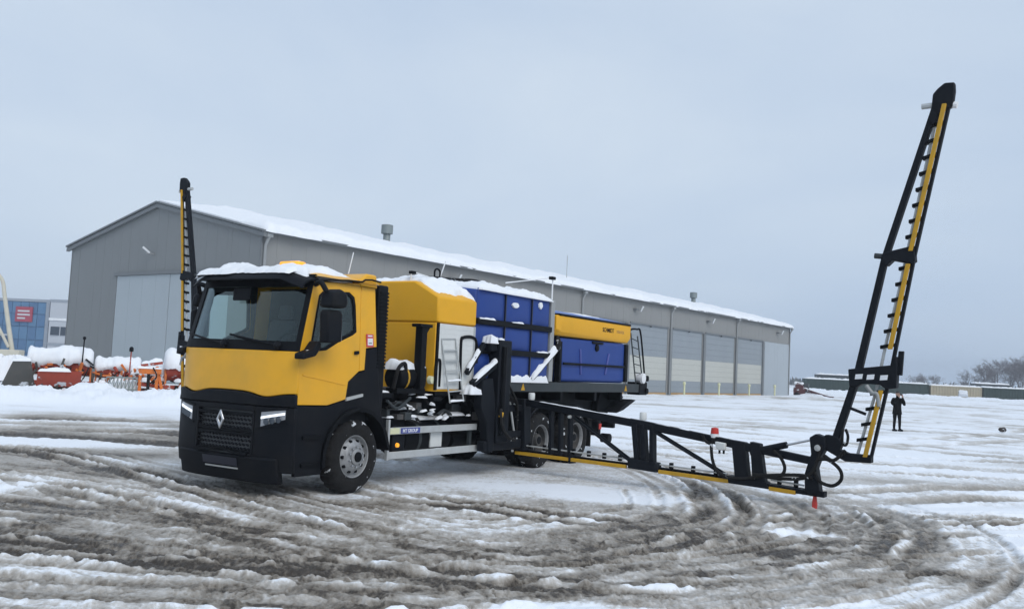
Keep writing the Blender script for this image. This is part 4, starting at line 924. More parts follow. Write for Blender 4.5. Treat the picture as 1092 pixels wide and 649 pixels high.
# --- roof
def roofgrid(off, x0, x1, zf, n=24, m=24):
    return [[(x0(b) + (x1 - x0(b)) * a / n, b * TW / m, zf(a / n, b / m) + off) for b in range(m + 1)] for a in range(n + 1)]
rx0 = lambda b: fs(b / 12 - 1, 2.96, -.02)[0]
zf = lambda a, b: 2.955 + .115 * (1 - abs(2 * b - 1) ** 5) * min(1, a * 5) ** .5
mb = MB(); mb.grid(roofgrid(0, rx0, .40, zf)); mb.build('cab_roof', 'yellow', truck, smooth=60)
MB().grid(roofgrid(-.11, lambda b: rx0(b) + .04, .36, lambda a, b: 2.955 + .06)).build('roof_lining', 'seat', truck)
MB().prism([(.02, 2.90), (.0, 2.99), (.16, 3.10), (.36, 3.10), (.40, 2.90)], XZ, .03, TW - .03).build('roof_rear', 'yellow', truck, bevel=.03)
MB().tube([(-.88, -.012, 2.90), (-.30, -.015, 2.955), (.0, -.015, 2.965), (.06, -.015, 3.0), (.20, -.015, 3.015), (.40, -.015, 3.0)], .014, 6).build('roof_gutter', 'black', truck)
# sun visor, drooping at its ends
P, Q = [], []
for i in range(41):
    t = -1.03 + 2.0 * i / 40; dr = .10 * max(0, abs(t) - .72) / .32; b = Vector(fs(max(-1, min(1, t)), 2.93, 0)); b.y = TW / 2 * (1 + t * .955)
    P.append([(b.x + .05, b.y, 3.02 - dr), (b.x - .09, b.y, 3.00 - dr), (b.x - .20, b.y, 2.95 - dr), (b.x - .25, b.y, 2.89 - dr * 1.2)])
    Q.append([(b.x + .05, b.y, 2.98 - dr), (b.x - .09, b.y, 2.975 - dr), (b.x - .19, b.y, 2.925 - dr), (b.x - .24, b.y, 2.875 - dr * 1.2)])
mb = MB(); mb.grid(P); n0 = len(mb.v); mb.grid(Q); mb.f += [(i * 4 + 3, i * 4 + 7, n0 + i * 4 + 7, n0 + i * 4 + 3) for i in range(40)] + [(i * 4, i * 4 + 4, n0 + i * 4 + 4, n0 + i * 4) for i in range(40)] + [(0, 1, 2, 3, n0 + 3, n0 + 2, n0 + 1, n0), (160, 161, 162, 163, n0 + 163, n0 + 162, n0 + 161, n0 + 160)]
vis = mb.build('sun_visor', 'black_plastic', truck, smooth=50)
snow_patch(-.98, .0, .12, TW - .1, lambda a, b: 3.06 - .10 * abs(b / (TW / 2) - 1) ** 4, .10, 3, 30, 44, edge=.2, jit=.10, drop=.06).build('snow_cover', 'snow', truck, smooth=60)
def vsn(a, b):
    t = b / (TW / 2) - 1; xf = fs(max(-1, min(1, t)), 2.93)[0]; return 3.005 - .06 * max(0, min(1, (xf - .08 - a) / .15)) - .10 * max(0, abs(t) - .72) / .32
P = []
for i in range(61):
    t = -.80 + 1.72 * i / 60; row = []; ln = .19 + .06 * nz1(t * 3, 4.2) + .04 * nz1(t * 11, 1) + .10 * max(0, t)
    for j in range(9):
        q = j / 8; xb = fs(max(-1, min(1, t)), 2.93)[0]; xx_ = xb + .14 - (.14 + ln) * q; yy = TW / 2 * (1 + t * .955); e_ = min(1, (1 - q) * 4, (60 - i) / 3., i / 3.)
        row.append((xx_, yy, vsn(xx_, yy) + .012 + .065 * math.sqrt(max(0, 1 - (1 - e_) ** 2)) * (.8 + .5 * nz1(t * 6, q * 3))))
    P.append(row)
mb = MB(); mb.grid(P); mb.build('snow_cover', 'snow', vis, smooth=60)
# beacons
for (x, y, L_) in ((-.55, .62, .40),):
    bc = MB().box((x - .10, y, 3.06), (x + .10, y + L_, 3.13)).build('beacon', 'black_plastic', truck, bevel=.02)
    MB().box((x - .09, y + .01, 3.13), (x + .09, y + L_ - .01, 3.205)).build('beacon_lens', 'amber', bc, bevel=.035, seg=3)
    snow_patch(x - .05, x + .06, y + .05, y + L_ - .1, lambda a, b: 3.205, .02, 2, 8, 8, .05).build('snow_cover', 'snow', bc, smooth=60)
MB().tube([(.1, .35, 3.1), (.16, .33, 3.42)], .008, 6).build('antenna', 'white', truck)
# --- air intake behind the cab
ai = MB().box((.435, .02, 1.10), (.64, .48, 2.97)).build('air_intake', 'black_plastic', truck, bevel=.03)
for i in range(22): MB().box((.445, .004, 1.75 + i * .052), (.63, .021, 1.78 + i * .052)).build('intake_rib', 'black', ai)
MB().box((.43, .5, .95), (.60, TW - .1, 2.35)).build('rear_bulkhead', 'black', truck)

# --- wheels
def wheel(x, y, out, rear):
    """out = -1: the outer face looks to -y"""
    Y = lambda v: y + out * v
    r = .52; w_ = .25 if not rear else .56
    prof = [(.30, .0), (.305, .015), (.36, .035), (.43, .03), (.475, .012), (.50, -.01), (r - .006, -.035), (r, -.06), (r, -w_ + .06), (r - .006, -w_ + .035), (.47, -w_ - .0), (.36, -w_ - .02), (.30, -w_)]
    if rear: prof = prof[:8] + [(r, -.24), (.44, -.26), (.44, -.30), (r, -.32)] + prof[8:]
    mb = MB(); n = 96; vs = []
    for rr, h in prof:
        for k in range(n):
            a = 2 * math.pi * k / n; q = rr
            if rr > .485: q = rr - (.016 if k % 4 == 0 else 0) + .004 * nz1(k * .4, h * 9)
            vs.append((x + q * math.cos(a), Y(h), .5 + q * math.sin(a)))
    fs_ = [(i * n + k, i * n + (k + 1) % n, (i + 1) * n + (k + 1) % n, (i + 1) * n + k) for i in range(len(prof) - 1) for k in range(n)]
    mb.add(vs, fs_)
    wh = mb.build('wheel', 'rubber', truck, smooth=30)
    rim = MB(); dp = -.03 if not rear else -.17
    if not rear: pr = [(.306, -.12), (.306, .0), (.295, .012), (.285, .005), (.275, -.04), (.262, -.055), (.245, -.045), (.19, .02), (.165, .03), (.115, .035), (.112, .06), (.08, .075), (.0, .078)]
    else: pr = [(.272, -.05), (.262, -.16), (.24, -.185), (.18, -.17), (.12, -.165), (.118, -.06), (.10, -.03), (.0, -.028)]
    rim.lathe([(a, out * b) for a, b in pr], (x, y, .5), 'y', 48); rm_ = rim.build('rim' if not rear else 'rim_dish', 'rim' if not rear else 'steel_plain', wh, smooth=35)
    if rear: MB().lathe([(a, out * b) for a, b in [(.306, -.2), (.306, .0), (.295, .012), (.285, .005), (.270, -.05)]], (x, y, .5), 'y', 48).build('rim', 'rim', wh, smooth=35)
    hole = MB(); nut = MB()
    for k in range(10):
        a = 2 * math.pi * k / 10; rr = .218; h = -.012 if not rear else -.176
        hole.lathe([(.0, out * (h + .012)), (.024, out * (h + .012)), (.026, out * (h - .02))], (x + rr * math.cos(a), y, .5 + rr * math.sin(a)), 'y', 10)
        a += .314; rr = .142; h = .033 if not rear else -.166
        nut.lathe([(.0, out * (h + .03)), (.014, out * (h + .03)), (.016, out * (h - .01))], (x + rr * math.cos(a), y, .5 + rr * math.sin(a)), 'y', 6)
    kind(hole.build('hand_holes', 'black', wh), 'stuff'); kind(nut.build('wheel_nuts', 'chrome', wh), 'stuff')
    cap = MB(); h0 = .06 if not rear else -.05
    cap.lathe([(.0, out * (h0 + .035)), (.07, out * (h0 + .03)), (.078, out * (h0 - .03))], (x, y, .5), 'y', 24); cap.build('hub_cap', 'black', wh, smooth=40)
for x in (.09, 5.36, 6.8):
    wheel(x, .035, -1, x > 1); wheel(x, TW - .035, 1, x > 1)
    MB().tube([(x, .2, .5), (x, TW - .2, .5)], .07, 10).build('axle', 'black', truck)
# mud snow under the front arch is part of the ground; fenders over the rear wheels
for y0 in (.02, TW - .58):
    mb = MB(); A_ = [(5.36 + .60 * math.cos(R(a)), .52 + .60 * math.sin(R(a))) for a in range(185, 60, -8)] + [(6.8 + .60 * math.cos(R(a)), .52 + .60 * math.sin(R(a))) for a in range(118, -5, -8)]
    B_ = [(a, b) for a, b in A_]; mb.plate(A_ + [(a + (0.02 if i > len(A_) / 2 else -.02), b + .03) for i, (a, b) in list(enumerate(A_))[::-1]], [], XZ, y0, y0 + .56); mb.build('rear_fender', 'black_plastic', truck, smooth=30)
# --- chassis
for y in (.70, 1.50): MB().box((-1.0, y, .72), (8.6, y + .08, 1.02)).build('chassis_rail', 'black', truck, bevel=.01)
for x in (.7, 2.3, 3.6, 4.6, 7.4, 8.5): MB().box((x, .72, .76), (x + .1, 1.56, .98)).build('cross_member', 'black', truck)
MB().box((1.0, .5, .95), (9.5, 1.75, 1.40)).build('subframe', 'black', truck, bevel=.02)
MB().box((-.7, .55, .45), (.9, 1.7, .98)).build('engine_block', 'black', truck, bevel=.05)
MB().tube([(.5, 1.13, .62), (6.8, 1.13, .55)], .06, 10).build('drive_shaft', 'black', truck)
# side guards of aluminium with a sign on the upper one
for z0, z1, x1 in ((.775, .88, 3.15), (.41, .52, 4.25)):
    g = MB().box((.815, .02, z0), (x1, .05, z1)).build('side_guard', 'alu', truck, bevel=.008)
    if z0 > .7:
        MB().lathe([(.0, -.006), (.047, -.006), (.05, .0)], (.95, .02, .8275), 'y', 20).build('round_logo', 'logo_green', g)
        MB().box((.84, .012, .785), (1.06, .02, .87)).build('logo_field', 'bollard_y', g)
        sp = MB().box((1.10, .010, .785), (1.56, .02, .868)).build('sign_plate', 'plate_blue', g)
        text_mesh('sign_lettering', 'MT GROUP', .075, 'white', g, lambda a, b, c: (1.13 + a, .008 - c, .80 + b), .002, True, sx=.98)
    snow_bar((1.0, .035, z1), (x1 - .3, .035, z1), .03, .012, z0 * 9, 20).build('snow_cover', 'snow', g, smooth=60)
MB().box((.79, .01, .40), (.83, .06, 1.0)).build('guard_post', 'alu', truck)
MB().box((3.0, .06, .42), (3.06, .12, .86)).build('guard_post', 'dark_frame', truck)
MB().lathe([(.0, -.03), (.03, -.03), (.035, .0)], (.99, .0, .62), 'y', 14).build('marker_lamp', 'amber', truck)
MB().lathe([(.0, -.03), (.02, -.03), (.022, .0)], (4.33, .03, .36), 'y', 12).build('marker_lamp', 'white', truck)
# tanks and boxes behind the guards
ft = MB(); ft.lathe([(.12, 1.35), (.26, 1.36), (.29, 1.39), (.29, 2.55), (.26, 2.58), (.12, 2.59)], (0, .42, .68), 'x', 24, True); f_ = ft.build('fuel_tank', 'black', truck, smooth=40)
for x in (1.7, 2.25): MB().lathe([(.296, x), (.296, x + .07)], (0, .42, .68), 'x', 24).build('tank_strap', 'dark_frame', f_)
MB().prism([(.30, .50), (.30, .90), (.08, .90), (.08, .50)], lambda a, b, c: (c, a, b), .98, 1.28).build('battery_box', 'black_plastic', truck, bevel=.02)
MB().box((1.98, .115, .53), (2.28, .14, .76)).build('label_plate', 'shutter', f_)
MB().lathe([(.05, 2.7), (.12, 2.71), (.12, 3.4), (.05, 3.41)], (0, .3, .60), 'x', 16, True).build('air_tank', 'black', truck, smooth=40)
MB().lathe([(.05, 2.7), (.12, 2.71), (.12, 3.4), (.05, 3.41)], (0, .3, .92), 'x', 16, True).build('air_tank', 'black', truck, smooth=40)
snow_bar((1.4, .42, .965), (2.55, .42, .965), .3, .06, 4).build('snow_cover', 'snow', f_, smooth=60)
for i, (x0, x1, y, z, w_) in enumerate(((.72, 1.3, .25, 1.02, .35), (2.6, 3.0, .2, 1.04, .25), (.66, 1.0, .2, 1.40, .3), (1.2, 1.65, .22, 1.16, .2), (3.85, 4.3, .15, .72, .3))):
    snow_patch(x0, x1, y, y + w_, lambda a, b, z=z: z, .03, i + 40, 24, 12, .12, .06, .015).build('snow_cover', 'snow', truck, smooth=60)
MB().box((.68, .15, .90), (1.35, .7, 1.01)).build('catwalk', 'black', truck); MB().box((.62, .15, 1.30), (1.05, .9, 1.39)).build('valve_box', 'black', truck, bevel=.02)
# pump unit and pipes behind the cab
pu = MB().lathe([(.06, 0), (.17, .01), (.20, .05), (.20, .34), (.15, .38)], (1.15, .28, 1.62), 'x', 18, True).build('pump', 'black', truck, smooth=40)
MB().lathe([(.205, .14), (.205, .18)], (1.15, .28, 1.62), 'x', 18).build('pump_band', 'yellow_bar', pu)
snow_patch(1.12, 1.55, .12, .45, lambda a, b: 1.79, .10, 50, 14, 10, .08).build('snow_cover', 'snow', pu, smooth=60)
MB().box((1.05, .1, 1.38), (1.75, .75, 1.46)).build('pump_deck', 'black', truck)
MB().tube([(1.5, .12, 1.64), (1.62, .05, 1.8), (1.7, .1, 1.55), (1.78, .2, 1.45)], .035, 8, 5).build('hose', 'rubber', truck, smooth=60)
MB().tube([(1.02, .15, 1.45), (1.05, .1, 1.75), (1.2, .1, 1.84), (1.3, .14, 1.7)], .03, 8, 5).build('hose', 'rubber', truck, smooth=60)
MB().lathe([(.0, -.05), (.06, -.04), (.065, .03), (.04, .05)], (1.83, .06, 1.60), 'y', 16, True).build('cap', 'bollard_y', truck, smooth=40)
pst = MB().box((1.50, .02, 1.45), (1.63, .16, 2.44)).build('mast_post', 'black', truck, bevel=.01)
MB().box((1.42, .0, 2.42), (1.74, .18, 2.47)).build('mast_head', 'black', pst, bevel=.01); MB().bar((1.63, .09, 2.30), (1.74, .09, 2.44), .04, .05).build('mast_gusset', 'black', pst)

rc_ = random.Random(44)
for k in range(34):
    x_, y_, z_ = rc_.uniform(.72, 3.3), rc_.uniform(.03, .35), rc_.uniform(.92, 1.42)
    if k % 3 == 0: MB().tube([(x_, y_, z_), (x_ + rc_.uniform(.1, .3), y_ - .02, z_ + rc_.uniform(-.15, .12)), (x_ + rc_.uniform(.3, .7), y_ + .05, z_ + rc_.uniform(-.2, .1))], rc_.uniform(.012, .03), 8, 5).build('pipe', rc_.choice(['rubber', 'black', 'dark_frame']), truck, smooth=60)
    else: MB().box((x_, y_, z_), (x_ + rc_.uniform(.06, .3), y_ + rc_.uniform(.05, .2), z_ + rc_.uniform(.04, .16))).build('fitting', rc_.choice(['black', 'black_plastic', 'dark_frame', 'steel_plain']), truck, bevel=.01)
for k in range(16):
    x_, y_, z_ = rc_.uniform(.75, 3.2), rc_.uniform(.02, .2), rc_.uniform(.95, 1.40); snow_bar((x_, y_, z_), (x_ + rc_.uniform(.08, .28), y_ + .02, z_ + rc_.uniform(-.05, .05)), .07, .035, k + 100, 8).build('snow_clump', 'snow', truck, smooth=60)
# --- yellow equipment housing
HX0, HX1 = 1.85, 2.95
PR = [(.0, 2.52), (.0, 2.93), (.50, 3.19), (TW - .50, 3.19), (TW, 2.93), (TW, 2.52)]
hd = MB().prism(PR, YZ, HX0, HX1).build('equipment_hood', 'yellow_tank', truck, bevel=.03)
lower = MB().prism([(.03, 1.42), (.03, 2.515), (TW - .03, 2.515), (TW - .03, 1.42)], YZ, HX0 + .01, HX1 - .01); eh = lower.build('equipment_housing', 'yellow_tank', truck, bevel=.015)
MB().box((HX0 + .02, .0, 1.44), (HX0 + .07, .03, 2.51)).build('shutter_frame', 'black', eh)
MB().box((HX1 - .06, .0, 1.44), (HX1 - .012, .03, 2.51)).build('shutter_frame', 'alu', eh)
for i in range(13): MB().box((HX0 + .07, .006, 1.46 + i * .0805), (HX1 - .06, .03, 1.46 + i * .0805 + .0798)).build('shutter_slat', 'shutter', eh, bevel=.0015)
snow_patch(HX0 + .16, HX1 + .10, .10, 1.7, lambda a, b: 2.94 + .52 * min(.5, max(0, b)) if b < .5 else 3.20, .12, 61, 40, 50, .2, .16, .03).build('snow_cover', 'snow', hd, smooth=60)
MB().tube([(1.98, .7, 3.15), (2.0, .7, 3.34), (2.05, .68, 3.35)], .014, 6).build('lamp_stalk', 'white', hd); MB().tube([(2.05, .68, 3.35), (2.95, .55, 3.24)], .010, 6).build('stay_rod', 'white', hd)
MB().box((1.97, .66, 3.32), (2.08, .74, 3.37)).build('lamp_head', 'black', hd, bevel=.01)
# --- blue brine tank
bx = [2.97, 3.86, 4.79, 5.50]; bz = [1.63, 2.10, 2.60, 3.20]
bt = MB().prism([(.04, 1.63), (.04, 3.16), (.9, 3.25), (TW - .9, 3.25), (TW - .04, 3.16), (TW - .04, 1.63)], YZ, 2.965, 5.50).build('brine_tank', 'blue', truck, bevel=.04)
for i in range(3):
    for j in range(3):
        z0 = bz[j] + (.0 if j == 0 else .07); z1 = bz[j + 1] - (.01 if j == 2 else .02); x0, x1 = bx[i] + .014, bx[i + 1] - .014
        P = []
        for a in range(9):
            row = []
            for b in range(9):
                u, v = a / 8, b / 8; e_ = min(u, 1 - u, v, 1 - v); bul = .02 * min(1, e_ * 6) ** .5 + .02 * math.sin(math.pi * u) * math.sin(math.pi * v)
                row.append((x0 + (x1 - x0) * u, .04 - bul - .004, z0 + (z1 - z0) * v))
            P.append(row)
        MB().grid(P).build('tank_panel', 'blue', bt, smooth=50)
for x in (3.86, 4.79): MB().box((x - .012, -.006, 1.64), (x + .012, .02, 3.14)).build('panel_seam', 'plate_dark', bt)
for z in (2.60, 2.10):
    sb = MB().box((2.96, -.03, z - .03), (5.52, .04, z + .07)).build('tank_strap', 'black', bt, bevel=.008)
    for i, (a, b) in enumerate(((3.0, 3.5), (4.05, 4.45)) if z > 2.3 else ((5.0, 5.4),)): snow_bar((a, -.01, z + .07), (b, -.01, z + .07), .07, .04, i + 3, 14).build('snow_cover', 'snow', sb, smooth=60)
snow_patch(3.02, 5.50, -.045, 2.0, lambda a, b: 3.175 + .105 * max(0, min(.86, b - .04)), .13, 71, 80, 40, .16, .02, .0).build('snow_cover', 'snow', bt, smooth=60)
for (x, z, w_, h_) in ((4.05, 2.93, .22, .10), (5.0, 2.98, .13, .14)):
    mb = MB(); poly = [(x + w_ * (.5 + .5 * math.cos(a) * (1 + .5 * nz1(math.cos(a) * 2, math.sin(a) * 2, x))), z + h_ * (.5 + .5 * math.sin(a) * (1 + .5 * nz1(math.sin(a) * 3, x)))) for a in [i * 2 * math.pi / 14 for i in range(14)]]
    mb.prism(poly, XZ, -.03, .01); mb.build('snow_clump', 'snow', bt, bevel=.008)
ht = MB().lathe([(.05, .12), (.30, .11), (.34, .06), (.34, -.1)], (3.05, 1.0, 3.26), 'z', 24, True).build('tank_hatch', 'black', bt, smooth=40)
MB().tube([(2.9, .9, 3.34), (2.9, .9, 3.48), (2.97, .9, 3.52), (3.05, .9, 3.48), (3.05, .9, 3.34)], .016, 8, 4).build('hatch_handle', 'black', ht, smooth=60)
MB().tube([(3.05, .9, 3.36), (3.14, .85, 3.68)], .012, 6).build('dip_stick', 'white', ht)
MB().tube([(3.3, .8, 3.36), (3.7, .6, 3.38), (4.0, .5, 3.32)], .035, 8, 5).build('roof_hose', 'rubber', bt, smooth=60)
MB().box((5.515, .0, 1.62), (5.66, .10, 3.20)).build('vertical_post', 'pipe_grey', truck, bevel=.01)
MB().tube([(5.60, .05, 3.2), (5.60, .05, 3.62)], .016, 6).build('lamp_stalk', 'white', truck); MB().tube([(5.58, .05, 3.64), (4.75, .6, 3.46)], .012, 6).build('stay_rod', 'white', truck); MB().box((5.50, .0, 3.60), (5.64, .09, 3.66)).build('lamp_head', 'black', truck, bevel=.01)
# --- side beam and deck of the body
for y0, y1 in ((.0, .09), (TW - .09, TW)): MB().box((3.83, y0, 1.42), (10.1, y1, 1.61)).build('side_beam', 'dark_frame', truck, bevel=.012)
MB().box((3.9, .10, 1.45), (9.9, TW - .10, 1.58)).build('deck', 'black', truck)
for x in (4.5, 9.0): MB().prism([(x, 1.45), (x + .14, 1.45), (x + .07, 1.58)], XZ, -.006, .0).build('warning_triangle', 'yellow_bar', truck)
for x in (4.0, 5.0, 6.1, 7.6, 8.9): MB().box((x, .04, 1.24), (x + .09, .5, 1.42)).build('outrigger', 'black', truck)
snow_patch(3.9, 5.48, -.02, .10, lambda a, b: 1.612, .17, 81, 50, 10, .07, .012, .0).build('snow_cover', 'snow', truck, smooth=60)
s_ = MB().bar((4.80, .03, 1.60), (5.92, .03, 2.32), .09, .09).build('diagonal_strut', 'dark_frame', truck, bevel=.01)
snow_bar((4.84, .01, 1.66), (5.74, .01, 2.24), .15, .13, 12).build('snow_cover', 'snow', s_, smooth=60)
MB().box((5.93, .0, 1.62), (6.02, .12, 2.42)).build('vertical_post', 'black', truck, bevel=.01)
MB().tube([(5.75, .1, 1.7), (5.72, .05, 2.1), (5.85, .0, 2.35), (5.95, .1, 2.5)], .05, 8, 5).build('hose', 'rubber', truck, smooth=60)
# --- hopper
hp = MB()
sec = lambda x, k: [(x, .05 + k, 2.53), (x, .0, 2.62 + k * .3), (x, .0, 2.93), (x, TW, 2.93), (x, TW, 2.62 + k * .3), (x, TW - .05 - k, 2.53)]
S_ = [sec(5.74, .12), sec(5.93, .0), sec(9.18, .0), sec(9.24, .1)]
vs = [p for s in S_ for p in s]; fs2 = [(a * 6 + i, a * 6 + (i + 1) % 6, (a + 1) * 6 + (i + 1) % 6, (a + 1) * 6 + i) for a in range(3) for i in range(6)] + [tuple(range(6)), tuple(range(18, 24))]
hp.add(vs, fs2); ho = hp.build('hopper', 'yellow_tank', truck, bevel=.02)
text_mesh('lettering', 'SCHMIDT', .13, 'black', ho, lambda a, b, c: (7.78 + a, -.003 - c, 2.72 + b), .002, True)
text_mesh('lettering', 'STRATOS', .09, 'wood_base', ho, lambda a, b, c: (8.48 + a, -.003 - c, 2.725 + b), .002, False)
MB().box((5.84, -.015, 2.925), (9.22, TW + .015, 2.965)).build('hopper_rim', 'black', ho, bevel=.008)
P = [[(5.86 + 3.32 * i / 30, .0 + TW * j / 14, 2.966 + (.14 + .03 * nz1(i * .3, j * .3)) * (1 - abs(2 * j / 14 - 1) ** 2.2) * min(1, min(i, 30 - i) / 4 + .2)) for j in range(15)] for i in range(31)]
mb = MB(); mb.grid(P); mb.build('tarpaulin', 'tarp', ho, smooth=60)
snow_patch(7.2, 8.4, .2, 1.2, lambda a, b: 2.99 + .10 * min(1, b), .045, 91, 24, 14, .2, .2).build('snow_cover', 'snow', ho, smooth=60)
b2 = MB().prism([(6.08, 1.62), (6.05, 2.50), (9.08, 2.52), (9.08, 1.62)], XZ, .05, TW - .05).build('side_tank', 'blue', truck, bevel=.07, seg=3)
for (xa, za, xb, zb) in ((6.86, 2.30, 6.92, 1.78), (8.22, 2.26, 8.06, 1.80)): MB().bar((xa, .045, za), (xb, .045, zb), .05, .05).build('tank_rib', 'plate_blue', b2, bevel=.015)
MB().box((6.12, .0, 1.965), (8.98, .035, 2.01)).build('hold_down_bar', 'black', b2, bevel=.006)
MB().lathe([(.0, -.04), (.07, -.035), (.085, .02)], (7.62, .05, 2.36), 'y', 18).build('filler_cap', 'black', b2, smooth=40)
MB().box((7.40, .02, 2.44), (7.9, .06, 2.49)).build('handle', 'black', b2, bevel=.01)
MB().box((9.02, .0, 1.65), (9.16, .2, 2.50)).build('rear_post', 'black', truck, bevel=.02)
# rear ladder with hoop rails
ld = MB(); ld.tube([(9.62, .0, 1.62), (9.28, .02, 2.78)], .016, 8).tube([(9.98, -.02, 1.60), (9.62, .0, 2.72)], .016, 8); l_ = ld.build('rear_ladder', 'dark_frame', truck)
for i in range(6): t = i / 6 + .06; MB().tube([Vector((9.62, .0, 1.62)).lerp(Vector((9.28, .02, 2.78)), t), Vector((9.98, -.02, 1.6)).lerp(Vector((9.62, 0, 2.72)), t)], .012, 6).build('rung', 'dark_frame', l_)
MB().tube([(10.18, .0, 1.55), (10.02, .0, 2.1), (9.78, .0, 2.82), (9.62, .02, 2.88), (9.36, .05, 2.86), (9.26, .05, 2.76)], .022, 8, 5).build('hand_rail', 'black', l_, smooth=60)
MB().box((9.8, -.02, 1.36), (10.25, .3, 1.66)).build('rear_step_box', 'black', truck, bevel=.02); MB().lathe([(.06, -.1), (.12, -.08), (.12, .08), (.06, .1)], (9.9, .0, 1.75), 'y', 16, True).build('work_lamp', 'white', truck, smooth=40)
for z in (1.45, 1.75): MB().lathe([(.02, -.06), (.07, -.05), (.07, .05), (.02, .06)], (10.2, .0, z), 'y', 14, True).build('rear_fitting', 'black', truck, smooth=40)
# spinner chute, tail lamps, rear bumper
MB().prism([(8.35, .98), (8.5, 1.4), (9.6, 1.4), (9.75, 1.28), (9.15, 1.05), (8.9, .92)], XZ, .35, 1.9).build('spreader_chute', 'black', truck, bevel=.02)
MB().prism([(8.7, .96), (9.05, 1.02), (9.72, 1.24), (9.5, 1.26), (9.0, 1.10)], XZ, .02, .36).build('splash_guard', 'black_plastic', truck, bevel=.01)
MB().lathe([(.05, -.02), (.40, -.02), (.42, .04), (.05, .08)], (9.35, 1.13, .72), 'z', 24, True).build('spinner_disc', 'dark_frame', truck, smooth=40)
MB().box((8.7, .1, .62), (8.82, TW - .1, .78)).build('rear_bumper', 'black', truck, bevel=.02)
for y in (.10, TW - .42):
    tl = MB().box((7.98, y, .48), (8.1, y + .32, .80)).build('tail_lamp', 'black_plastic', truck, bevel=.02); MB().box((7.99, y - .01, .62), (8.09, y + .02, .74)).build('lamp_lens', 'red', tl)
MB().box((7.5, .06, .28), (7.54, .58, .85)).build('mud_flap', 'rubber', truck)
MB().lathe([(.04, -.1), (.10, -.1), (.10, .1), (.04, .1)], (8.35, .1, .42), 'y', 14, True).build('rear_coupling', 'black', truck, smooth=40)

# --- front access ladder, hand rail, lifting tower of the boom
L0, L1, L2, L3 = Vector((1.98, .0, 2.26)), Vector((2.16, -.10, 1.24)), Vector((2.36, .0, 2.28)), Vector((2.54, -.10, 1.26))
la_ = MB(); la_.tube([L0, L1], .013, 8).tube([L2, L3], .013, 8).tube([L0, L2], .012, 8); lo = la_.build('access_ladder', 'alu', truck, smooth=60)
for i in range(6): t = .18 + i * .16; MB().bar(L0.lerp(L1, t), L2.lerp(L3, t), .035, .02).build('rung', 'alu', lo)
for i in (3, 5): t = .18 + i * .16; snow_bar(L0.lerp(L1, t) + Vector((0, 0, .012)), L2.lerp(L3, t) + Vector((0, 0, .012)), .07, .03, i, 8).build('snow_cover', 'snow', lo, smooth=60)
MB().tube([(2.56, .0, 1.45), (2.52, .0, 2.20), (2.58, .0, 2.31), (2.85, .0, 2.33), (2.97, .0, 2.24), (3.0, .0, 1.9)], .028, 8, 5).build('hand_rail', 'black', truck, smooth=60)
MB().tube([(1.86, .0, 1.45), (1.87, .0, 1.85), (1.95, -.02, 1.9), (1.98, .0, 1.5)], .02, 8, 5).build('hand_rail', 'black', truck, smooth=60)
MB().box((1.95, .05, 1.36), (3.2, .6, 1.44)).build('step_deck', 'black', truck)
tw_ = MB().box((3.40, -.22, .55), (3.78, .06, 2.32)).build('boom_tower', 'black_boom', truck, bevel=.02)
MB().box((3.20, -.16, 2.12), (3.40, .02, 2.30)).build('tower_head', 'black_boom', tw_, bevel=.02)
MB().box((3.80, -.16, 1.30), (3.90, .0, 2.0)).build('tower_cylinder', 'dark_frame', tw_, bevel=.02)
MB().tube([(3.50, -.25, 2.2), (3.50, -.25, .7)], .045, 10).build('tower_tube', 'black', tw_, smooth=60)
MB().prism([(2.92, 1.15), (2.95, 1.62), (3.25, 1.66), (3.36, 1.2), (3.36, .42), (3.20, .40), (3.12, .9)], XZ, -.20, -.04).build('tower_plate', 'black_boom', tw_, bevel=.015)
MB().box((3.1, -.18, .42), (4.3, -.02, .60)).build('tower_foot', 'black_boom', tw_, bevel=.02)
a1 = MB().bar((2.72, -.12, 1.55), (3.58, -.12, 1.98), .10, .10).build('tower_arm', 'black_boom', truck, bevel=.01); snow_bar((2.75, -.12, 1.60), (3.48, -.12, 1.99), .12, .09, 15).build('snow_cover', 'snow', a1, smooth=60)
a2 = MB().bar((2.64, -.06, 1.72), (3.12, -.06, 2.24), .07, .08).build('tower_brace', 'black_boom', truck, bevel=.01); snow_bar((2.66, -.06, 1.78), (2.98, -.06, 2.12), .09, .08, 16, 10).build('snow_cover', 'snow', a2, smooth=60)
snow_patch(3.16, 3.36, -.2, .02, lambda a, b: 2.30, .16, 19, 10, 10, .08).build('snow_cover', 'snow', tw_, smooth=60)
snow_patch(2.62, 2.95, -.2, .05, lambda a, b: 1.43, .20, 22, 12, 10, .10).build('snow_cover', 'snow', tw_, smooth=60)
snow_patch(3.44, 3.6, -.2, .0, lambda a, b: 2.32, .05, 26, 8, 8, .06).build('snow_cover', 'snow', tw_, smooth=60)
MB().tube([(3.42, -.26, 1.15), (3.45, -.30, .85), (3.62, -.32, .66), (3.85, -.30, .60), (4.0, -.25, .63)], .03, 8, 6).build('hose', 'rubber', truck, smooth=60)
MB().tube([(3.43, -.27, 1.0), (3.46, -.27, 1.08)], .038, 8).build('hose_fitting', 'yellow_bar', truck)
for i in range(3): MB().tube([(3.75, -.1 - .05 * i, 1.35 + .1 * i), (4.05, -.15 - .03 * i, 1.22), (4.25, -.1, .95 - .1 * i)], .022, 6, 6).build('hose', 'rubber', truck, smooth=60)
MB().tube([(3.98, -.1, 1.25), (4.2, -.12, .5)], .022, 6).build('link_rod', 'alu', truck)
for z in (.62, 1.08): MB().box((3.78, -.14, z), (4.45, .02, z + .12)).build('boom_hinge', 'black_boom', truck, bevel=.015)

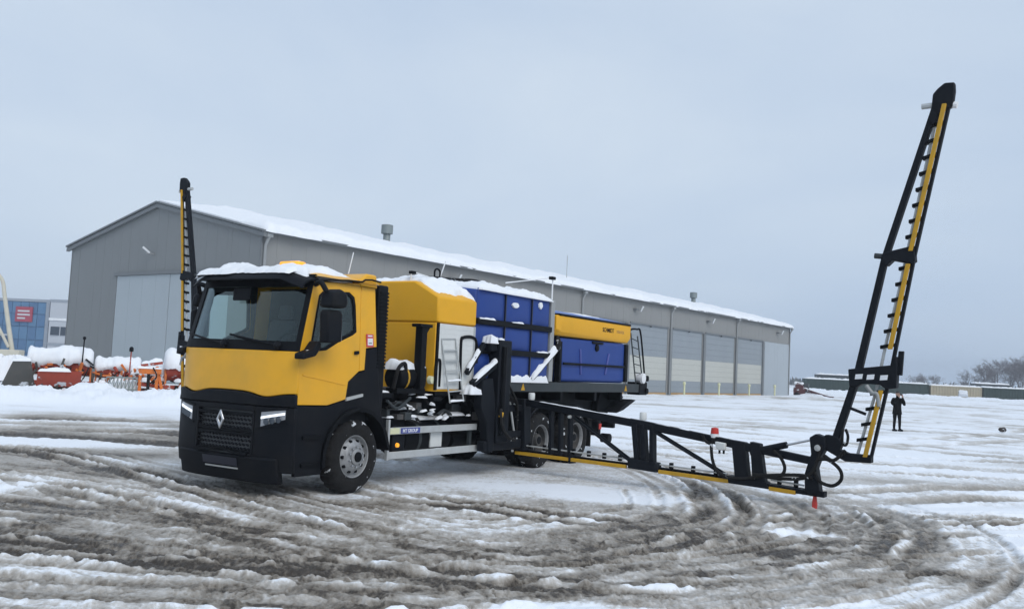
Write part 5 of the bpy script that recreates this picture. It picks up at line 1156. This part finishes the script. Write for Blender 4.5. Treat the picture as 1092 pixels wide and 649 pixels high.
# --- spray booms
def boom(side):
    yaw = math.atan2(.42, 5.4) if side == 0 else 0.0
    def W(s, z, o=0.):
        if side == 0: return Vector((4.45 - s * math.sin(yaw) + o * math.cos(yaw), -s * math.cos(yaw) - o * math.sin(yaw), z))
        k = .85 * min(1, max(0, s) / 4) - (.078 * (z - 1.0) if s > 5.4 else 0); return Vector((4.45 + o, TW + s + k, z))
    FN = lambda a, b, c: W(a, b, c)
    base = MB().prism([(-.10, .42), (-.12, 1.30), (.20, 1.30), (.24, .38)], FN, -.10, .10).build('boom_section', 'black_boom', truck, bevel=.015)
    base['label'] = 'lower folding boom section lying low over the ground' if side == 0 else 'lower folding boom section on the far side'
    MB().prism([(.14, 1.30), (2.62, 1.075), (5.34, .755), (5.34, .645), (2.62, .945), (.19, 1.18)], FN, -.06, .06).build('top_chord', 'black_boom', base, bevel=.012)
    MB().prism([(.0, .385), (2.3, .36), (4.1, .325), (5.45, .27), (5.45, .235), (4.1, .285), (2.3, .32), (.0, .345)], FN, .03, .085).build('bottom_chord', 'black_boom', base)
    for s0, s1, z0, z1 in ((.02, 2.30, .355, .335), (2.90, 4.10, .318, .295), (4.74, 5.14, .262, .245)):
        MB().prism([(s0, z0), (s1, z1), (s1, z1 - .058), (s0, z0 - .058)], FN, -.085, -.03).build('yellow_bar', 'yellow_bar', base, bevel=.006)
    for s in (1.2,): MB().prism([(s - .02, .42), (s + .02, .42), (s + .02, .25), (s - .02, .25)], FN, -.095, .09).build('bar_clamp', 'black_boom', base)
    for a in (.70, .90, 1.10): MB().prism([(a, 1.22 - .09 * a), (a + .06, 1.21 - .09 * a), (a + .08, .36), (a + .02, .36)], FN, -.05, .05).build('upright', 'black_boom', base, bevel=.008)
    # uprights at the two hinges
    for a, b, c, d in ((2.36, 2.47, 2.45, 2.54), (2.52, 2.60, 2.58, 2.67), (2.70, 2.77, 2.72, 2.80)):
        MB().prism([(a, 1.03), (b, 1.03), (d, .36), (c, .36)], FN, -.07, .07).build('upright', 'black_boom', base, bevel=.01)
    MB().prism([(2.33, .46), (2.86, .42), (2.88, .27), (2.35, .29)], FN, -.10, .10).build('hinge_plate', 'black_boom', base, bevel=.012)
    for a, b, c, d in ((4.12, 4.34, 4.20, 4.42), (4.42, 4.58, 4.48, 4.68)):
        MB().prism([(a, .90), (b, .88), (d, .28), (c, .28)], FN, -.07, .07).build('upright', 'black_boom', base, bevel=.01)
    MB().prism([(4.08, .36), (4.70, .32), (4.74, .22), (4.10, .24)], FN, -.09, .09).build('hinge_plate', 'black_boom', base, bevel=.012)
    for (s0, z0, s1, z1) in ((1.20, 1.06, 2.36, .40), (2.72, .95, 4.02, .35)):
        for o in (-.05, .05): MB().tube([W(s0, z0, o), W(s1, z1, o)], .022, 8).build('diagonal_rod', 'black_boom', base, smooth=60)
    MB().lathe([(.0, -.02), (.025, -.01), (.03, .05)], W(1.16, 1.05, -.10), 'x', 14).build('rod_pin', 'alu', base, smooth=40)
    # nozzle pipe with nozzles
    for s0, s1, z0, z1 in ((.15, 2.3, .47, .43), (2.9, 4.05, .40, .37), (4.75, 5.25, .36, .33)):
        pp = MB().tube([W(s0, z0, -.02), W(s1, z1, -.02)], .014, 8).build('nozzle_pipe', 'alu', base)
        n_ = max(2, int((s1 - s0) / .30))
        for i in range(n_):
            s = s0 + (s1 - s0) * (i + .5) / n_; z = z0 + (z1 - z0) * (i + .5) / n_
            MB().box(W(s, z) - Vector((.03, .03, .05)), W(s, z) + Vector((.03, .03, .05))).build('nozzle', 'black', pp, bevel=.008)
    # end post with knuckle and ground sensor
    MB().prism([(5.33, 1.04), (5.42, 1.10), (5.56, 1.06), (5.58, .92), (5.50, .78), (5.44, .60), (5.50, .25), (5.36, .20), (5.28, .24), (5.27, .50), (5.32, .68), (5.36, .80)], FN, -.09, .09).build('end_post', 'black_boom', base, bevel=.015)
    MB().prism([(4.7, .30), (5.45, .26), (5.56, .28), (5.56, .19), (4.72, .22)], FN, -.07, .07).build('end_beam', 'black_boom', base, bevel=.01)
    MB().lathe([(.0, -.03), (.045, -.02), (.05, .03)], W(5.46, .90, -.10), 'x', 16).build('knuckle_pin', 'alu', base, smooth=40)
    MB().prism([(5.385, .20), (5.425, .20), (5.44, .08), (5.43, -.04), (5.375, -.04), (5.37, .08)], FN, -.03, .03).build('ground_feeler', 'red', base, bevel=.01)
    c_ = MB().tube([W(4.42, .74, -.02), W(4.98, .90, -.02)], .05, 12).build('fold_cylinder', 'black_boom', base, smooth=50); MB().tube([W(4.95, .89, -.02), W(5.40, 1.02, -.02)], .018, 10).build('piston_rod', 'chrome', c_, smooth=50)
    bcn = MB().lathe([(.0, .10), (.055, .09), (.062, .03), (.062, .0)], W(3.82, .97), 'z', 16).build('beacon', 'red', base, smooth=50); MB().lathe([(.07, .0), (.07, -.06)], W(3.82, .97), 'z', 16).build('beacon_base', 'white', bcn)
    bx_ = MB().prism([(3.88, .86), (4.05, .845), (4.05, .74), (3.95, .73), (3.90, .76)], FN, -.14, -.06).build('junction_box', 'shutter', base, bevel=.015)
    for q in (3.95, 4.02): MB().tube([W(q, .75, -.1), W(q, .68, -.1)], .018, 8).build('cable_gland', 'black', bx_)
    for s, z in ((.28, 1.29), (2.55, 1.09)):
        l_ = MB().lathe([(.05, 0), (.06, .02), (.06, .11), (.05, .13)], W(s, z), 'z', 14, True).build('marker_light', 'shutter', base, smooth=40)
    for pts in ([(3.80, .86), (3.84, .55), (3.98, .36), (4.3, .33), (4.7, .42), (5.2, .48), (5.4, .45)], [(3.65, .95), (3.70, .86), (3.80, .82), (3.85, .9)], [(4.80, .80), (4.92, .70), (4.98, .55), (4.90, .44), (4.6, .42)], [(4.5, .42), (4.9, .40), (5.3, .46), (5.45, .7), (5.5, .95)],
                [(5.48, .74), (5.62, .74), (5.78, .62), (5.80, .48), (5.68, .38), (5.50, .42), (5.42, .55)], [(5.55, .80), (5.68, .74), (5.80, .84), (5.85, .90)]):
        MB().tube([W(a, b, -.09) for a, b in pts], .026, 8, 6).build('hose', 'rubber', base, smooth=60)
    if side == 0:
        snow_bar(W(.45, 1.278), W(2.35, 1.105), .09, .022, 77, 40).build('snow_cover', 'snow', base, smooth=60)
        snow_bar(W(2.75, 1.062), W(3.4, .99), .08, .014, 78, 16).build('snow_cover', 'snow', base, smooth=60)
    # raised section
    upb = MB().prism([(5.48, 1.02), (5.56, 1.10), (5.72, 1.08), (5.80, 1.0), (5.76, .90), (5.88, .86), (6.20, .86), (6.20, .75), (5.84, .74), (5.68, .82), (5.56, .88), (5.46, .92)], FN, -.07, .07).build('boom_section', 'black_boom', truck, bevel=.012)
    upb['label'] = 'raised outer boom section standing upright' if side == 0 else 'raised outer boom section seen beyond the cab'
    MB().prism([(5.63, 1.02), (5.74, 1.02), (6.02, 1.95), (6.37, 3.66), (7.02, 5.82), (6.94, 5.84), (6.28, 3.66), (5.92, 1.95)], FN, -.055, .055).build('inner_chord', 'black_boom', upb, bevel=.01)
    MB().prism([(6.165, .82), (6.205, .82), (6.465, 2.1), (6.745, 3.7), (7.175, 5.85), (7.13, 5.86), (6.70, 3.7), (6.42, 2.1)], FN, -.045, .03).build('outer_chord', 'black_boom', upb, bevel=.008)
    for a, b in (((6.09, .83), (6.29, 1.78)), ((6.40, 2.36), (6.62, 3.56)), ((6.65, 3.74), (7.06, 5.78))):
        MB().prism([a, (a[0] + (.056 if side == 0 else .032), a[1]), (b[0] + (.056 if side == 0 else .032), b[1]), b], FN, -.10, -.045).build('yellow_bar', 'yellow_bar', upb, bevel=.006)
    MB().prism([(5.86, 2.06), (6.46, 2.14), (6.48, 2.26), (6.53, 2.26), (6.52, 1.82), (6.38, 1.80), (6.30, 1.86), (6.06, 1.86), (5.96, 1.80), (5.88, 1.82)], FN, -.08, .08).build('frame_plate', 'black_boom', upb, bevel=.012)
    for q in (5.96, 6.12, 6.30): MB().prism([(q, 1.92), (q + .10, 1.93), (q + .11, 2.00), (q + .01, 1.99)], FN, -.086, -.08).build('snow_clump', 'snow', upb)
    MB().prism([(6.30, 3.70), (6.36, 3.74), (6.72, 3.82), (6.74, 3.60), (6.68, 3.56), (6.44, 3.62), (6.36, 3.54), (6.30, 3.58)], FN, -.08, .08).build('frame_plate', 'black_boom', upb, bevel=.012)
    MB().tube([W(6.18, 3.70), W(6.34, 3.68)], .04, 10).build('frame_pin', 'dark_frame', upb); MB().tube([W(6.78, 5.80), W(6.94, 5.80)], .04, 10).build('frame_pin', 'alu', upb); MB().tube([W(7.16, 5.78), W(7.24, 5.76)], .045, 10).build('frame_pin', 'white', upb)
    MB().prism([(6.91, 5.72), (6.93, 5.95), (6.99, 6.02), (7.08, 6.09), (7.21, 6.08), (7.215, 5.96), (7.19, 5.74), (7.06, 5.70), (7.0, 5.62)], FN, -.055, .055).build('tip_head', 'black_boom', upb, bevel=.02)
    MB().prism([(6.88, 5.62), (6.96, 5.70), (7.02, 5.6), (6.95, 5.5)], FN, -.08, .08).build('tip_plate', 'black_boom', upb)
    pp = MB().tube([W(6.00, .86), W(6.23, 1.75), W(6.36, 2.46), W(6.53, 3.25), W(6.74, 4.38), W(6.97, 5.6)], .022, 8).build('nozzle_pipe', 'alu', upb)
    def on(z):
        tb = [(.86, 6.00), (1.75, 6.23), (2.46, 6.36), (3.25, 6.53), (4.38, 6.74), (5.6, 6.97)]; return lerp_tab(tb, z)
    for i in range(21):
        z = 1.05 + i * .222
        if 1.75 < z < 2.3 or 3.55 < z < 3.8: continue
        s = on(z); nn = MB().prism([(s - .06, z - .02), (s + .12, z + .02), (s + .12, z + .07), (s - .06, z + .03)], FN, -.05, .05).build('nozzle', 'black', pp, bevel=.006)
    MB().tube([W(5.89, 1.50), W(6.10, 1.43)], .022, 8).build('brace_rod', 'black_boom', upb)
    MB().tube([W(6.12, 1.84, -.09), W(6.2, 1.74, -.09), W(6.27, 1.72, -.09), W(6.30, 1.55, -.09)], .03, 8, 5).build('hose', 'pipe_grey', upb, smooth=60)
    MB().tube([W(5.84, 1.2, -.06), W(5.88, 1.1, -.08), W(5.86, .98, -.08), W(5.80, 1.0, -.06), W(5.8, 1.2, -.06)], .02, 8, 5).build('hose', 'rubber', upb, smooth=60)
    MB().prism([(6.50, 2.0), (6.58, 2.0), (6.60, 2.34), (6.53, 2.34)], FN, -.03, .03).build('stop_plate', 'black_boom', upb, bevel=.008)
boom(0); boom(1)

# ================================================================ PERSON taking a picture, far right
def person(x, y):
    p = empty('person', (x, y, gz(x, y) + .01), R(188))      # local -y... faces the camera
    tag(p, 'person in a black coat and trousers standing in the snow holding up a phone', 'person')
    S = .93
    J = {'pel': ((0, 0, .92), .155), 'bel': ((0, .0, 1.08), .16), 'che': ((0, -.01, 1.30), .17), 'nek0': ((0, .0, 1.46), .085), 'nek': ((0, .015, 1.53), .06), 'head': ((0, .02, 1.63), .085), 'crown': ((0, .015, 1.70), .07)}
    E_ = [('pel', 'bel'), ('bel', 'che'), ('che', 'nek0'), ('nek0', 'nek'), ('nek', 'head'), ('head', 'crown')]
    for s, n in ((-1, 'l'), (1, 'r')):
        J.update({n + 'hip': ((s * .095, 0, .86), .11), n + 'thi': ((s * .11, .0, .68), .095), n + 'kne': ((s * .12, .01, .49), .07), n + 'cal': ((s * .13, .0, .33), .068), n + 'ank': ((s * .135, -.01, .10), .052), n + 'toe': ((s * .15, .15, .045), .045),
                  n + 'sho': ((s * .19, 0, 1.42), .085), n + 'ua': ((s * .27, .02, 1.27), .068), n + 'elb': ((s * .285, .12, 1.17), .058), n + 'fa': ((s * .20, .22, 1.33), .048), n + 'wri': ((s * .10, .27, 1.48), .035), n + 'pal': ((s * .075, .275, 1.55), .035)})
        E_ += [('pel', n + 'hip'), (n + 'hip', n + 'thi'), (n + 'thi', n + 'kne'), (n + 'kne', n + 'cal'), (n + 'cal', n + 'ank'), (n + 'ank', n + 'toe'), ('che', n + 'sho'), (n + 'sho', n + 'ua'), (n + 'ua', n + 'elb'), (n + 'elb', n + 'fa'), (n + 'fa', n + 'wri'), (n + 'wri', n + 'pal')]
    ks = list(J); me = bpy.data.meshes.new('body'); me.from_pydata([Vector(J[k][0]) * S for k in ks], [(ks.index(a), ks.index(b)) for a, b in E_], [])
    o = bpy.data.objects.new('body', me); COL.objects.link(o); o.parent = p; md = o.modifiers.new('skin', 'SKIN'); o.modifiers.new('sub', 'SUBSURF').levels = 2; o.modifiers['sub'].render_levels = 2
    for i, k in enumerate(ks):
        v = me.skin_vertices[0].data[i]; v.radius = (J[k][1] * S, J[k][1] * S); v.use_root = (k == 'pel')
    me.materials.append(MATS['coat_black'])
    md.use_smooth_shade = True
    P = []
    for i in range(13):                       # face and head over the skinned core
        a = math.pi * i / 12; row = []
        for j in range(25):
            b = 2 * math.pi * j / 24; rx, ry, rz = .082, .10, .125; xx = rx * math.sin(a) * math.cos(b); yy = ry * math.sin(a) * math.sin(b); zz = rz * math.cos(a)
            if yy > .06 and abs(xx) < .02 and -.04 < zz < .02: yy += .025
            if zz < -.05: xx *= .85; yy *= .95
            row.append((xx * S, (.02 + yy) * S, (1.645 + zz) * S))
        P.append(row)
    h = MB().grid(P).build('head', 'skin', p, smooth=70)
    P = [[(.092 * math.sin(math.pi * i / 20 * 1.05) * math.cos(2 * math.pi * j / 24) * S, (.008 + .108 * math.sin(math.pi * i / 20 * 1.05) * math.sin(2 * math.pi * j / 24)) * S, (1.665 + .125 * math.cos(math.pi * i / 20 * 1.05)) * S) for j in range(25)] for i in range(9)]
    MB().grid(P).build('hair', 'hair', h, smooth=70)
    for s in (-1, 1):
        MB().lathe([(.0, -.004), (.012, .0)], (s * .032 * S, .118 * S, 1.655 * S), 'y', 8).build('eye', 'black', h); MB().lathe([(.0, -.01), (.022, .0), (.0, .012)], (s * .083 * S, .015 * S, 1.64 * S), 'x', 8).build('ear', 'skin', h)
    MB().box((-.022 * S, .112 * S, 1.575 * S), (.022 * S, .116 * S, 1.583 * S)).build('mouth', 'red', h)
    # coat skirt
    mb = MB(); pr = [(.20, 1.36), (.185, 1.2), (.18, 1.08), (.20, .92), (.225, .76), (.215, .76)]
    vs = [(r_ * 1.0 * math.cos(t) * S, r_ * .72 * math.sin(t) * S, z * S) for r_, z in pr for t in [2 * math.pi * k / 24 for k in range(24)]]
    mb.add(vs, [(i * 24 + k, i * 24 + (k + 1) % 24, (i + 1) * 24 + (k + 1) % 24, (i + 1) * 24 + k) for i in range(5) for k in range(24)]); mb.build('coat', 'coat_black', p, smooth=60)
    for s in (-1, 1):
        hd = MB(); hd.tube([(s * .085 * S, .272 * S, 1.52 * S), (s * .07 * S, .28 * S, 1.59 * S)], [.032, .036], 8); hn = hd.build('hand', 'skin', p, smooth=60)
        for q in range(4): MB().tube([(s * (.08 - .008 * q) * S, (.285 - .012 * q) * S, (1.585 + .004 * q) * S), (s * (.072 - .012 * q) * S, (.305 - .01 * q) * S, (1.625 - .005 * q) * S), (s * (.045 - .006 * q) * S, (.312 - .008 * q) * S, (1.64 - .012 * q) * S)], .009, 6, 3).build('finger', 'skin', hn, smooth=60)
        MB().tube([(s * .075 * S, .265 * S, 1.55 * S), (s * .05 * S, .258 * S, 1.585 * S), (s * .03 * S, .262 * S, 1.60 * S)], .010, 6, 3).build('thumb', 'skin', hn, smooth=60)
        MB().box((s * .14 * S - .05, -.09, .0), (s * .14 * S + .05, .19, .085)).build('shoe', 'black', p, bevel=.03)
    ph = MB().box((-.075 * S, .285 * S, 1.60 * S), (.075 * S, .293 * S, 1.675 * S)).build('phone', 'black', None, bevel=.004); ph.parent = None
    ph.matrix_world = Matrix.Translation(p.location) @ Matrix.Rotation(R(188), 4, 'Z'); tag(ph, 'black phone held up in front of the face of the person', 'phone')
person(16.25, 37.7)

# ================================================================ winter air
hz = MB().box((-420, -40, -1.6), (520, 640, 18)).build('haze', 'snow'); kind(hz, 'stuff'); hz['label'] = 'thin cold winter haze over the yard'
hm = bpy.data.materials.new('haze_air'); hm.use_nodes = True; n = hm.node_tree; n.nodes.clear()
o_ = n.nodes.new('ShaderNodeOutputMaterial'); v_ = n.nodes.new('ShaderNodeVolumePrincipled'); v_.inputs['Color'].default_value = (.86, .92, 1.0, 1); v_.inputs['Density'].default_value = .0008; v_.inputs['Anisotropy'].default_value = .2
n.links.new(v_.outputs[0], o_.inputs['Volume']); hz.data.materials.clear(); hz.data.materials.append(hm)
